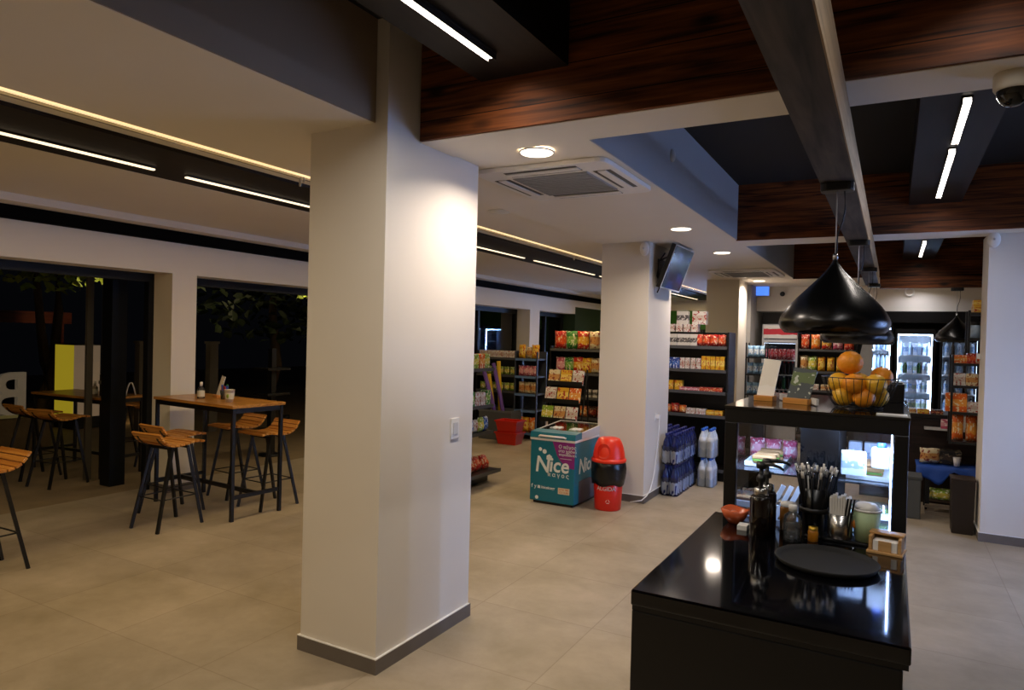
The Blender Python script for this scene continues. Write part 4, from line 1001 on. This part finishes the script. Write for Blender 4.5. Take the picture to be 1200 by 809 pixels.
b = MB(); b.add([(-.17+.02*math.cos(k*.524), -.003, .065+.02*math.sin(k*.524)) for k in range(12)], [tuple(range(12))]); b.build('round_mark', WPR, t)
lt = lettering('N', .22, .0006, .12, .004); lt.build('side_lettering', WPR, t, 0, (hw+.0025, .1, .34), (0, 0, R(90)))
lt = lettering('ice', .2, .0006, .1, .004); lt.build('side_lettering', WPR, t, 0, (hw+.0025, .27, .35), (0, 0, R(90)))

# -- red bin
t = thing('waste_bin', 'red waste bin with domed lid and black liner beside the freezer', 'bin', (-2.53, 6.66, 0))
RBN = mat('red_bin_plastic', '#d8230f', .35); RBL = mat('red_lid_plastic', '#ee3312', .35)
MB().lathe([(0, 0), (.128, 0), (.135, .01), (.16, .5), (.15, .5), (.125, .012), (0, .012)], 36).build('bucket', RBN, t)
b = MB(); rn = random.Random(2); prof = [(.146, .268), (.163, .263), (.176, .33), (.18, .38), (.182, .43), (.178, .48), (.166, .5), (.15, .5)]; b.lathe(prof, 36)
for i, v in enumerate(b.v):
    a = math.atan2(v.y, v.x); k = 1+.02*math.sin(7*a+v.z*30)+.012*math.sin(17*a); v.x *= k; v.y *= k
    if v.z < .28: v.z += .012*math.sin(5*a)
b.build('liner', mat('black_liner', '#0a0a0b', .3, bump=(25, .5)), t)
MB().lathe([(.172, .49), (.18, .495), (.18, .52), (.168, .525), (.165, .53)], 36).build('lid_rim', RBL, t)
b = MB(); b.lathe([(.166, .525), (.16, .58), (.148, .64), (.13, .69), (.11, .725), (.09, .735), (0, .737)], 36)
b.build('lid_dome', RBL, t)
b = MB(); pts = []
for k in range(24):
    a = 2*math.pi*k/24; x, z = .07*math.cos(a), .61+.075*math.sin(a)
    pts.append((x, -math.sqrt(max(.0001, (.166-(z-.525)*.18)**2-x*x))-.006, z))
b.add(pts, [tuple(range(24))]); b.build('flap', RBN, t)
lt = lettering('ALGIDA', .058, .0006, 0, .0012)
wd = max(v.x for v in lt.v)
for v in lt.v:
    a = (v.x-wd/2)/.152+.22; v.x = .149*math.sin(a)*(1+.0); v.y = -.149*math.cos(a)
lt.build('lettering', WPR, t, 0, (0, 0, .212))
b = MB()
for k in range(3):
    a0 = R(90+120*k); 
    for dz in (0,):
        c0 = (.03*math.cos(a0), .03*math.sin(a0)); c1 = (.03*math.cos(a0+2.09), .03*math.sin(a0+2.09))
        p0 = (c0[0]*.75+c1[0]*.25, c0[1]*.75+c1[1]*.25); p1 = (c0[0]*.2+c1[0]*.8, c0[1]*.2+c1[1]*.8)
        def W(p):
            a = p[0]/.137+.35; return (.1375*math.sin(a), -.1375*math.cos(a), .1+p[1])
        b.bar(W(p0), W(p1), .011, .004)
b.build('recycling_mark', WPR, t)

# -- shelf behind the middle pillar
S6 = Unit('shelf_unit', 'black shelf unit of sweets between the middle and rear pillars', 'shelf', (-3.0, 8.72, 0), 0, 1.2, .42, 1.87, (.15, .823, 1.12, 1.395, 1.69), 'panel', True, .1, None, PST)
S6.row(box_mesh(.085, .15, .1, PK['wblk']), 'food_carton', 'white and black carton on the top shelf behind the middle pillar', 'carton', 'white cartons on the top shelf behind the middle pillar', .3, .82, 6, 1.69, .08)
S6.row(bag_mesh(.1, .15, .08, PK['red']), 'snack_bag', 'red bag on the top shelf behind the middle pillar', 'bag', 'red bags on the top shelf behind the middle pillar', .78, 1.17, 4, 1.69, .08)
S6.row(box_mesh(.1, .14, .1, PK['blu']), 'snack_box', 'blue box on the second shelf behind the middle pillar', 'box', 'blue boxes behind the middle pillar', .3, .6, 3, 1.395, .08)
S6.row(box_mesh(.06, .14, .1, PK['wht']), 'snack_box', 'white and red box on the second shelf behind the middle pillar', 'box', 'white boxes behind the middle pillar', .6, .88, 4, 1.395, .08)
S6.row(box_mesh(.055, .17, .1, PK['yel']), 'snack_box', 'tall yellow box on the second shelf behind the middle pillar', 'box', 'yellow boxes behind the middle pillar', .88, 1.17, 5, 1.395, .08)
S6.row(box_mesh(.1, .12, .1, PK['yel']), 'snack_box', 'yellow box on the third shelf behind the middle pillar', 'box', 'yellow boxes on the third shelf', .3, .65, 3, 1.12, .08)
S6.row(box_mesh(.14, .04, .12, PK['pnk']), 'snack_box', 'flat pink box on the third shelf behind the middle pillar', 'box', 'flat pink boxes', .62, .86, 2, 1.12, .09)
S6.row(box_mesh(.14, .05, .12, PK['red']), 'snack_box', 'flat red box on the third shelf behind the middle pillar', 'box', 'flat red boxes', .86, 1.15, 2, 1.12, .09)
S6.row([bag_mesh(.1, .12, .07, PK['red']), bag_mesh(.1, .1, .07, PK['org'])], 'snack_bag', 'red or orange bag on the fourth shelf behind the middle pillar', 'bag', 'bags on the fourth shelf', .3, .7, 4, .823, .08)
S6.row(box_mesh(.06, .07, .1, PK['wht']), 'snack_box', 'small white box on the fourth shelf behind the middle pillar', 'box', 'small white boxes', .7, .95, 4, .823, .08)
S6.row(box_mesh(.1, .06, .1, PK['yel']), 'snack_box', 'flat yellow box on the fourth shelf behind the middle pillar', 'box', 'flat yellow boxes', .95, 1.17, 2, .823, .08)
for i in range(4): place(box_mesh(.085, .1, .15, PK['wht']), 'cereal_box', (-2.55+.1*i, 8.95, 1.8715), 0, 'white carton in the row on top of the shelf behind the middle pillar', 'carton', 'cartons on top of the sweets shelf')
place(box_mesh(.15, .17, .1, PK['wblk']), 'cereal_box', (-2.42, 8.96, 1.972), 0, 'white and black carton stacked on the row above the sweets shelf', 'carton')
place(box_mesh(.18, .17, .1, PK['wht']), 'cereal_box', (-2.2, 8.96, 1.972), 0, 'white carton stacked highest beside the rear pillar', 'carton')
# -- water packs
WBLU = pack('waterblue', '#10174c', '#c2cadb', '#1c2c78', .05, .42, 4, .2, .3); WCAP = mat('navy_cap', '#131c66', .4)
WWHT = pack('waterwhite', '#d3dde9', '#eef2f6', '#5c86cc', .3, .7, 5, .2, .15); BCAP = mat('sky_cap', '#2a64c8', .4)
FILM = glass('shrink_film', (.98, .985, .99), .042, .2)
def water_pack(loc, rz, label, m, cap, group, h=.345):
    t = thing('water_pack', label, 'water pack', loc, rz, group)
    me = bottle_mesh(.0455, h, m, cap)
    for ix in range(2):
        for iy in range(3):
            o = link('bottle', me, t, 0, ((ix-.5)*.094, (iy-1)*.094, .004))
    b = MB(); b.rbox(-.098, .098, -.145, .145, .003, h*.6, .035); b.build('film', FILM, t)
    return t
wp = None
for lane, (x, n, y0) in enumerate(((-2.16, 3, 7.72), (-2.375, 3, 8.12), (-2.59, 2, 8.2))):
    for k in range(n):
        for tier in range(2):
            yy = y0+.3*k
            if lane and yy > 8.55: continue
            lab = 'navy topped water bottle pack, %s tier, %s of the lane nearest the aisle' % (('lower', 'upper')[tier], ('first', 'second', 'third')[k]) if lane == 0 else 'navy topped water bottle pack behind the front lane, beside the middle pillar'
            if wp is None: wp = water_pack((x, yy, .001+tier*.352), 0, lab, WBLU, WCAP, None)
            else: dup(wp, (x, yy, .001+tier*.352), 0, lab, None if lane == 0 else 'navy water packs behind the front lane')
ww = water_pack((-1.93, 8.44, .001), 0, 'pale blue capped water pack, bottom of the right stack', WWHT, BCAP, None)
dup(ww, (-1.93, 8.44, .353), 0, 'pale blue capped water pack, top of the right stack')

# ------------------------------------------------------------------ rear right zone
S7 = Unit('shelf_unit', 'narrow dark rack with blue and white goods right of the rear pillar', 'shelf', (-2.25, 12.55, 0), 0, .3, .3, 1.75, (.15, .5, .85, 1.2, 1.5), 'posts', False, 0, BLACK)
for z in (.5, .85, 1.2, 1.5):
    S7.row(bag_mesh(.1, .2, .07, PK['cyn']), 'snack_bag', 'pale blue bag on the rack right of the rear pillar, shelf at %s' % {.5: 'the bottom', .85: 'knee height', 1.2: 'waist height', 1.5: 'the top'}[z], 'bag', 'pale blue bags %s' % z, .0, .3, 3, z, .1)

FCAP = mat('red_cap', '#b01c1c', .4); CAPW = mat('white_cap', '#dedede', .4); CAPB = mat('black_cap', '#151515', .4)
DR = {'cola': mat('cola', '#2a0f0a', .1), 'redb': pack('redbottle', '#a01a24', '#c8404a', '#e8d8d8'), 'greenb': mat('green_bottle', '#1f5a2c', .12), 'orangeb': mat('orange_drink', '#d8801e', .15), 'clear': mat('water_bottle', '#b8d0e8', .12),
      'milk': pack('milk', '#dfe6ee', '#7fa0c8', '#eef2f6'), 'yog': pack('yoghurt', '#e8ecf0', '#b8c8a0', '#6a98c8'), 'beerb': mat('beer_bottle', '#3a2410', .12)}
def fridge(name, label, x0, x1, y, h, body, rows, doorz=.2, light=None, sign=None, depth=.68, inner=None):
    """upright glass-door fridge; rows = [(mesh list, name, label, cat, n)] from the bottom shelf up"""
    t = thing(name, label, 'fridge', ((x0+x1)/2, y, 0)); a = (x1-x0)/2
    inner = inner or mat('fridge_liner', '#dfe6ec', .4)
    b = MB(); b.box(-a, -a+.03, .0, depth, 0, h); b.box(a-.03, a, 0, depth, 0, h); b.box(-a+.03, a-.03, 0, depth, h-.06, h); b.box(-a+.03, a-.03, .0, depth, 0, doorz-.02); b.box(-a+.03, a-.03, depth-.03, depth, doorz-.02, h-.06)
    b.build('cabinet', body, t)
    MB().box(-a+.031, a-.031, depth-.04, depth-.03, doorz, h-.07).build('liner', inner, t)
    b = MB(); top = h-(.28 if sign else .03)
    b.box(-a+.005, -a+.045, -.04, 0, doorz, top); b.box(a-.045, a-.005, -.04, 0, doorz, top); b.box(-a+.045, a-.045, -.04, 0, doorz, doorz+.05); b.box(-a+.045, a-.045, -.04, 0, top-.05, top)
    d = b.build('door', body, t)
    MB().box(-a+.045, a-.045, -.025, -.018, doorz+.05, top-.05).build('pane', PANE, d)
    MB().bar((a-.025, -.06, doorz+.5), (a-.025, -.06, doorz+.9), .02).build('handle', BLACK, d)
    zs = [doorz+.06+(top-.1-doorz-.06)*i/len(rows) for i in range(len(rows))]
    for i, z in enumerate(zs):
        MB().box(-a+.035, a-.035, .04, depth-.05, z-.015, z).build('shelf', mat('fridge_shelf', '#d8dde2', .4), t)
        MB().box(-a+.035, a-.035, .03, .04, z-.018, z+.004).build('shelf_strip', WPL, t)
    for s in (-1, 1): MB().box(s*(a-.042)-.006, s*(a-.042)+.006, .01, .022, doorz+.06, top-.06).build('led_tube', light or LED_C, t)
    MB().box(-a+.05, a-.05, .02, .05, top-.075, top-.065).build('led_tube', light or LED_C, t)
    if sign: MB().rbox(-a+.02, a-.02, -.03, .0, h-.26, h-.02, .01).build('sign_box', sign, t)
    for z, (ms, nm, lb, cat, n) in zip(zs, rows):
        for i in range(n):
            x = -a+.06+(2*a-.12)*(i+.5)/n
            place(ms[i % len(ms)], nm, ((x0+x1)/2+x, y+.075+.01*(i % 2), z+.0005), .1*i, lb, cat, lb+' group')
    return t
bt = lambda m, c, h=.24: bottle_mesh(.032, h, DR[m], c)
RED = pack('fridgesign', '#d8d4d0', '#c02838', '#e8e4e0', .3, .75, 4, .4, .1)
fridge('drinks_fridge', 'white drinks fridge with red sign left of the crisps wall', -2.13, -1.5, 13.4, 2.1, mat('fridge_white', '#b9babd', .4),
       [([bt('cola', FCAP)], 'drink_bottle', 'dark bottle on the lowest shelf of the white fridge', 'bottle', 7), ([bt('orangeb', CAPW), bt('greenb', CAPW)], 'drink_bottle', 'orange or green bottle on the second shelf of the white fridge', 'bottle', 7),
        ([bt('greenb', CAPW), bt('cola', CAPB)], 'drink_bottle', 'green or dark bottle in the middle of the white fridge', 'bottle', 7), ([bt('cola', FCAP)], 'drink_bottle', 'dark cola bottle on the fourth shelf of the white fridge', 'bottle', 7), ([can_mesh(.036, .2, DR['redb'])], 'drink_can', 'red drink can on the top shelf of the white fridge', 'can', 7)],
       .3, emat('led_dim_cool', '#c8d8f0', 2.2), RED, .6, mat('dark_liner', '#2d2f33', .5))
cart = lambda m, h=.2: box_mesh(.068, h, .075, DR[m])
fridge('glass_door_fridge', 'lit glass door fridge of bottles right of the crisps wall', -.36, .0, 13.45, 2.15, BLACKM,
       [([bt('clear', CAPB, .26)], 'drink_bottle', 'bottle on the %s shelf of the bottle fridge' % l, 'bottle', 4) for l in ('first', 'second', 'third', 'fourth', 'fifth')], .3)
fridge('glass_door_fridge', 'brightest glass door fridge of cartons behind the counter', .03, .62, 13.45, 2.05, BLACKM,
       [([cart('milk')], 'milk_carton', 'milk carton on the bottom shelf of the brightest fridge', 'carton', 7), ([cart('yog', .18)], 'yoghurt_pot', 'small pale pack on the second shelf of the brightest fridge', 'pack', 7), ([cart('milk', .2), cart('yog', .17)], 'milk_carton', 'pale pack on the third shelf of the brightest fridge', 'pack', 7),
        ([cart('yog', .18), bt('greenb', CAPW, .2), cart('milk', .2)], 'milk_carton', 'green or white pack on the fourth shelf of the brightest fridge', 'pack', 7), ([bt('clear', CAPW, .22), cart('milk', .2)], 'drink_bottle', 'bottle or carton on the top shelf of the brightest fridge', 'bottle', 7)], .3)
fridge('glass_door_fridge', 'glass door fridge at the right end of the fridge row', .68, 1.25, 13.45, 2.05, BLACKM,
       [([bt('milk', CAPB, .24), bt('beerb', CAPB, .24)], 'drink_bottle', 'bottle on the %s shelf of the end fridge' % l, 'bottle', 5) for l in ('first', 'second', 'third', 'fourth', 'fifth')], .3, emat('led_dim_cool2', COOL, 5))
struct('trim_15', MB().box(-.6, 1.8, 13.42, 13.5, 2.16, 2.35), BLACKM)
for xx, l in ((-4.55, 'left'), (-3.75, 'middle'), (-2.95, 'right')):  # added fridges, put in to throw bluish light over the far left
    fridge('glass_door_fridge', 'added glass door fridge casting cool fill from the far green wall, %s of three' % l, xx-.36, xx+.36, 17.45, 2.05, BLACKM, [([], 'x', 'x', 'x', 0)]*5, .3, emat('fill_far_fridge', '#8fb6ff', 420))
for yy, l in ((5.1, 'first'), (5.85, 'second'), (6.6, 'third')):  # added unseen fridges, there to cast cool light on wall and floor
    q = fridge('glass_door_fridge', 'added glass door fridge casting cool fill from the right wall, %s from the bar' % l, yy-.36, yy+.36, 3.3, 2.05, BLACKM, [([], 'x', 'x', 'x', 0)]*5, .3, emat('fill_wall_fridge', '#9abbff', 430))
    q.location = (3.3, yy, 0); q.rotation_euler = (0, 0, R(-90))
# crisps wall
S8 = Unit('shelf_unit', 'black wall shelf of red crisp bags behind the large pendant lamp', 'shelf', (-1.45, 13.0, 0), 0, .9, .4, 1.98, (.15, .6, .95, 1.28, 1.66), 'panel', True, .1, None, PST)
S8.row([bag_mesh(.15, .26, .09, PK['red']), bag_mesh(.15, .26, .09, PK['org']), bag_mesh(.16, .27, .09, PK['redy']), bag_mesh(.16, .27, .09, PK['pnk']), bag_mesh(.16, .26, .09, PK['red'])], 'crisp_bag', 'red or orange crisp bag on the top of the crisps wall behind the lamp', 'crisps', 'bags on top of the crisps wall', .0, .88, 5, 1.66, .1)
S8.row([bag_mesh(.15, .27, .09, PK['crm']), bag_mesh(.15, .26, .09, PK['lim']), bag_mesh(.12, .25, .09, PK['yel']), bag_mesh(.12, .25, .09, PK['yel']), bag_mesh(.12, .25, .09, PK['yel'])], 'crisp_bag', 'yellow or tan crisp bag on the second shelf of the crisps wall', 'crisps', 'bags on the second shelf of the crisps wall', .0, .88, 6, 1.28, .1)
S8.row([box_mesh(.14, .1, .1, PK['crm']), box_mesh(.14, .1, .1, PK['wht'])], 'snack_box', 'cream box on the third shelf of the crisps wall', 'box', 'boxes on the third shelf of the crisps wall', .0, .88, 5, .95, .1)
S8.row([bag_mesh(.15, .2, .09, PK['pnk']), bag_mesh(.15, .2, .09, PK['crm'])], 'snack_bag', 'pink or tan bag on the low shelf of the crisps wall', 'bag', 'bags on the low shelf of the crisps wall', .0, .88, 5, .6, .1)
for i in range(2): place(bag_mesh(.14, .18, .09, PK['yel']), 'crisp_bag', (-.45+.15*i, 12.98, 1.816), 0, 'yellow bag above the slanted white board', 'crisps', 'yellow bags above the slanted board')
t = thing('display_board', 'slanted white board standing right of the crisps wall', 'board', (-.41, 12.62, 0))
b = MB(); b.prism([(-.2, 1.05), (.12, 1.05), (.12, 1.8), (-.02, 1.8), (-.06, 1.6)], 0, .03, 0, Matrix.Rotation(R(90), 4, 'X')); b.build('panel', mat('board_grey', '#a9abae', .6), t)
MB().box(-.2, .12, -.03, .25, 0, 1.05).build('stand', BLACKM, t); MB().box(-.1, .12, 0.01, .3, 1.79, 1.815).build('ledge', BLACKM, t)
# checkout counter and clutter
t = thing('checkout_counter', 'dark brown checkout counter behind the glass case', 'counter', (.45, 9.25, 0))
MB().box(-.75, .9, -.25, .25, 0, .93).build('body', wood('dark_brown_panel', '#1c130e', '#2f211a', 'X'), t)
MB().box(-.78, .93, -.29, .28, .96, 1.0).build('worktop', BLACKM, t, .004); MB().box(-.75, .9, -.26, .25, .93, .96).build('edge_strip', BLACK, t)
MB().box(-.12, .42, -.42, -.26, .84, .86).build('ledge', LGREY, t)
for i, k in enumerate(('yel', 'yel', 'org', 'crm', 'yel', 'brn')):
    place(box_mesh(.12, .05, .09, PK[k]), 'candy_box', (-.2+.13*i, 9.03, 1.0005), 0, 'flat sweet box in the row on the checkout counter edge', 'box', 'sweet boxes on the checkout counter')
place(box_mesh(.13, .1, .09, PK['pnk']), 'candy_box', (.55, 8.89, .8605), 0, 'pink box on the pale ledge of the checkout counter', 'box')
t = thing('paper_sign', 'white tilted paper sign on the checkout ledge', 'sign', (.72, 8.88, .861)); MB().box(-.06, .06, -.002, .002, 0, .14, 0, Matrix.Rotation(R(-15), 4, 'X') @ Matrix.Rotation(R(12), 4, 'Y')).build('sheet', WPL, t); MB().box(-.05, .05, -.01, .05, 0, .006).build('foot', WPL, t)
# low table with blue cloth
t = thing('low_table', 'low dark table with cluttered shelf before the checkout counter', 'table', (.55, 8.65, 0))
MB().box(-.22, .35, -.2, .22, .46, .49).build('table_top', BLACKM, t)
for sx in (-.19, .32):
    for sy in (-.17, .19): MB().box(sx-.02, sx+.02, sy-.02, sy+.02, 0, .46).build('leg', BLACK, t)
MB().box(-.17, .3, -.15, .17, .12, .14).build('lower_shelf', wood('pallet_wood', '#4a3a2e', '#6d5a48', 'X'), t)
BC = mat('blue_cloth', '#1f4fae', .6, noise=(6, .3))
b = MB(); n = 20; vs = []; fs = []
for j in range(9):
    for i in range(n+1):
        x = -.3+.68*i/n; fold = .012*math.sin(i*1.3)
        if j <= 3: p = (x, .22-.45*j/3, .4955+.004*math.sin(i*1.7+j))
        else:
            dr = (j-3)/5; hang = .06+.13*math.exp(-((i-5)/2.6)**2)+.03*math.sin(i*1.1)+.05*math.exp(-((i-17)/2)**2); p = (x, -.235-fold*dr-.01*dr, .495-hang*dr)
        vs.append(p)
for j in range(8):
    for i in range(n): a = j*(n+1)+i; fs.append((a, a+1, a+n+2, a+n+1))
b.add(vs, fs, 0, True); o = b.build('blue_cloth', BC, None, 0, (.55, 8.65, 0))
md = o.modifiers.new('thick', 'SOLIDIFY'); md.thickness = .004; md.offset = 1
tag(o, 'crumpled blue cloth draped over the low table by the checkout', 'cloth')
t = thing('paper_cup', 'white paper cup on the blue cloth', 'cup', (.62, 8.55, .506)); MB().lathe([(0, 0), (.025, 0), (.035, .09), (.033, .09), (.024, .004), (0, .004)], 18).build('cup_body', WPL, t); MB().lathe([(.034, .088), (.037, .09), (.034, .093)], 18).build('rim', WPL, t)
place(bag_mesh(.2, .16, .14, PK['crm']), 'cloth_bundle', (.38, 8.62, .506), .3, 'pale crumpled bundle at the left of the blue cloth', 'bundle')
place(box_mesh(.24, .14, .18, PK['drk']), 'storage_box', (.55, 8.74, .506), 0, 'brown box on the blue cloth against the counter', 'box')
place(bag_mesh(.2, .12, .16, PK['lim']), 'plastic_bag', (.48, 8.52, .141), 0, 'yellow green bag under the blue cloth', 'bag')
place(bag_mesh(.26, .22, .16, PK['drk']), 'dark_sack', (.74, 8.6, .141), 0, 'dark grey sack under the low table', 'sack')
tag(MB().box(.34, .8, 8.36, 8.43, .0, .04).box(.34, .8, 8.36, 8.43, .075, .1).box(.36, .42, 8.37, 8.42, .04, .075).box(.7, .76, 8.37, 8.42, .04, .075).build('wooden_pallet', wood('pallet_pale', '#7a6a58', '#a59684', 'X')), 'pale low wooden pallet before the low table', 'pallet')
t = thing('storage_crate', 'grey crate between the glass case and the blue cloth', 'crate', (.16, 8.22, 0))
b = MB(); b.box(-.13, .13, -.15, .15, 0, .4); b.build('shell', mat('crate_grey', '#4f5355', .6), t, .01); MB().box(-.14, .14, -.16, .16, .4, .43).build('lid', mat('crate_grey2', '#45494b', .6), t, .005)
t = thing('waste_basket', 'dark brown box bin beside the white wall end', 'bin', (.62, 7.78, 0))
b = MB(); b.add([(-.09,-.11,0),(.08,-.11,0),(.08,.11,0),(-.09,.11,0),(-.1,-.12,.5),(.09,-.12,.5),(.09,.12,.5),(-.1,.12,.5)], [(3,2,1,0),(0,1,5,4),(1,2,6,5),(2,3,7,6),(3,0,4,7),(4,5,6,7)]); b.build('body', mat('brown_bin', '#241a15', .5), t, .006)
MB().box(-.105, .095, -.125, .125, .5, .52).build('lid', mat('brown_bin2', '#30231c', .5), t, .004)
# checkout rack
S9 = Unit('display_rack', 'black lower rack of sweets beside the white wall end', 'rack', (.53, 7.99, 0), 0, .42, .3, 1.68, (.83, 1.12, 1.38, 1.6), 'posts', False, 0, BLACK, None, 0., .8)
SU = Unit('display_rack', 'black upper rack with jars and yellow cartons beside the white wall end', 'rack', (.655, 7.99, 0), 0, .3, .3, 2.12, (1.85, 2.1), 'posts', False, 0, BLACK, None, 0., 1.7)
SU.row(box_mesh(.2, .06, .16, PK['yel']), 'candy_box', 'yellow carton on the very top of the checkout rack, lower layer', 'box', None, .0, .24, 1, 2.1, .1)
SU.row(box_mesh(.2, .06, .16, PK['yel']), 'candy_box', 'yellow carton on the very top of the checkout rack, upper layer', 'box', None, .0, .24, 1, 2.161, .1)
SU.row([jar_mesh(.045, .16, DR['clear'], CAPB), jar_mesh(.045, .18, DR['greenb'], CAPW), jar_mesh(.045, .16, mat('pink_jar', '#c07a7a', .3), CAPW)], 'sweet_jar', 'jar on the upper shelf of the checkout rack', 'jar', 'jars on the checkout rack', .0, .28, 3, 1.85, .1)
SU.row(box_mesh(.2, .16, .12, mat('kraft_card', '#9a7040', .7)), 'cardboard_box', 'brown card box on the upper shelf of the checkout rack', 'box', None, .08, .28, 1, 1.85, .22)
S9.row([box_mesh(.12, .08, .1, PK['org']), box_mesh(.1, .1, .1, PK['red'])], 'candy_box', 'orange or red box on the second shelf of the checkout rack', 'box', 'boxes on the second shelf of the checkout rack', .0, .42, 4, 1.6, .1)
S9.row([box_mesh(.1, .12, .1, PK['wht']), box_mesh(.1, .12, .1, PK['crm']), box_mesh(.1, .12, .1, PK['yel'])], 'candy_box', 'white, tan or yellow box on the third shelf of the checkout rack', 'box', 'boxes on the third shelf of the checkout rack', .0, .42, 4, 1.38, .1)
S9.row([box_mesh(.18, .18, .12, PK['org']), box_mesh(.12, .1, .1, PK['wht'])], 'candy_box', 'orange or white box on the fourth shelf of the checkout rack', 'box', 'boxes on the fourth shelf of the checkout rack', -.04, .4, 3, 1.12, .1)
S9.row(bag_mesh(.1, .26, .08, PK['org']), 'snack_bag', 'tall orange bag on the lowest shelf of the checkout rack', 'bag', 'orange bags on the checkout rack', .0, .34, 3, .83, .13)
t = thing('price_holder', 'small white plastic holder on the white wall end edge', 'holder', (.735, 7.9, 1.65), R(-90)); MB().box(-.03, .03, -.03, 0, 0, .05).build('clip', WPL, t, .004); MB().box(-.028, .028, -.034, -.03, -.03, .06).build('card', LGREY, t)

# added lanterns on the facade, made up to brighten the dark outside
for i, (y, l) in enumerate(((2.2, 'added fill lantern on the outside of the facade above the open door'), (7.0, 'added fill lantern on the outside of the facade above the second opening'))):
    t = thing('fill_lantern', l, 'lantern', (-7.081, y, 2.62))
    MB().box(-.02, 0, -.05, .05, -.08, .08).build('back_plate', BLACK, t); MB().lathe([(0, .1), (.06, .1), (.06, -.08), (.052, -.08), (.05, .09), (0, .09)], 20, 0, Matrix.Translation((-.09, 0, 0))).build('shade', BLACK, t)
    MB().ball((-.09, 0, -.03), .03, 0, 12).build('bulb', emat('fill_lantern_bulb', '#ffe6b0', 8), t)
    lamp(t, 'fill_lantern_lamp', (-.09, 0, -.085), .1, .1, 5, '#ffe9bb', 178, 'DISK')

# more goods in the glass case
for i in range(4):
    place(bag_mesh(.08, .1, .06, PK['crm']), 'wrapped_pastry', (-.62+.085*(i % 2), 3.5+.18*(i//2), .901), .2*i, 'wrapped pastry on the deck in the left half of the glass case', 'pastry', 'pastries in the left half of the case')
for i in range(3):
    place(bag_mesh(.08, .1, .06, PK['pnk']), 'wrapped_pastry', (-.61+.08*i, 3.8, 1.149), .3*i, 'pinkish wrapped pastry at the rear of the left shelf of the glass case', 'pastry', 'pastries at the rear of the left shelf')
for i in range(3):
    place(box_mesh(.06, .12, .06, CB), 'food_carton', (-.15+.07*i, 3.84, 1.149), 0, 'white food carton at the rear of the right shelf of the glass case', 'carton', 'cartons at the rear of the right shelf')
place(box_mesh(.1, .1, .07, CB), 'food_carton', (-.14, 3.43, 1.173), .1, 'white carton at the front left of the right shelf of the glass case', 'carton')
t = thing('honey_jar', 'small jar of honey in front of the black straw holder', 'jar', (-.262, 3.02, ZC))
MB().lathe([(0, 0), (.018, 0), (.02, .004), (.02, .04), (.016, .048), (0, .048)], 18).build('body', mat('honey', '#b0701a', .2), t)
MB().lathe([(.018, .048), (.018, .06), (0, .06)], 18).build('lid', mat('gold_lid', '#c9a23a', .3, metal=.8), t)

for i, (x, y, l) in enumerate(((-12.2, 6.95, 'added fill uplight under the twin trunked tree'), (-10.4, 9.6, 'added fill uplight under the dark bushy tree'))):  # added uplights, made up to bring the trees out of the dark
    t = thing('fill_uplight', l, 'light', (x, y, ZO))
    MB().lathe([(0, 0), (.07, 0), (.07, .1), (.06, .1), (.06, .02), (0, .02)], 18).build('housing', BLACK, t)
    MB().lathe([(0, .085), (.058, .085)], 18).build('lens', emat('fill_uplight_lens', '#ffe0a0', 2), t)
    o = lamp(t, 'fill_uplight_lamp', (0, 0, .11), .08, .08, (34, 1.5)[i], '#ffe6b0', 120, 'DISK'); o.rotation_euler = (R(180), 0, 0)

def salad_box(loc, rz, label, group, fill):
    t = thing('salad_box', label, 'salad box', loc, rz, group)
    MB().rbox(-.05, .05, -.04, .04, 0, .03, .012).build('base', WPL, t, .003)
    MB().rbox(-.045, .045, -.035, .035, .03, .042, .012).build('filling', fill, t, .004)
    b = MB().add([(-.048,-.038,.031),(.048,-.038,.031),(.048,.038,.031),(-.048,.038,.031),(-.04,-.03,.065),(.04,-.03,.065),(.04,.03,.065),(-.04,.03,.065)], [(0,1,5,4),(1,2,6,5),(2,3,7,6),(3,0,4,7),(4,5,6,7)])
    b.build('lid', CLEAR, t)
SG = mat('salad_green', '#7d9a4a', .6, noise=(60, .5))
for i in range(4): salad_box((-.15+.11*(i % 2), 3.42+.0*i, .923+.068*(i//2)), .1*i-.1, 'clear lidded salad box at the front of the right deck in the glass case', 'salad boxes in the right half of the case', SG)
for i in range(4): salad_box((-.6+.12*(i % 2), 3.42, .901+.068*(i//2)), .1-.07*i, 'clear lidded box at the front of the left deck in the glass case', 'boxes in the left half of the case', BREAD)
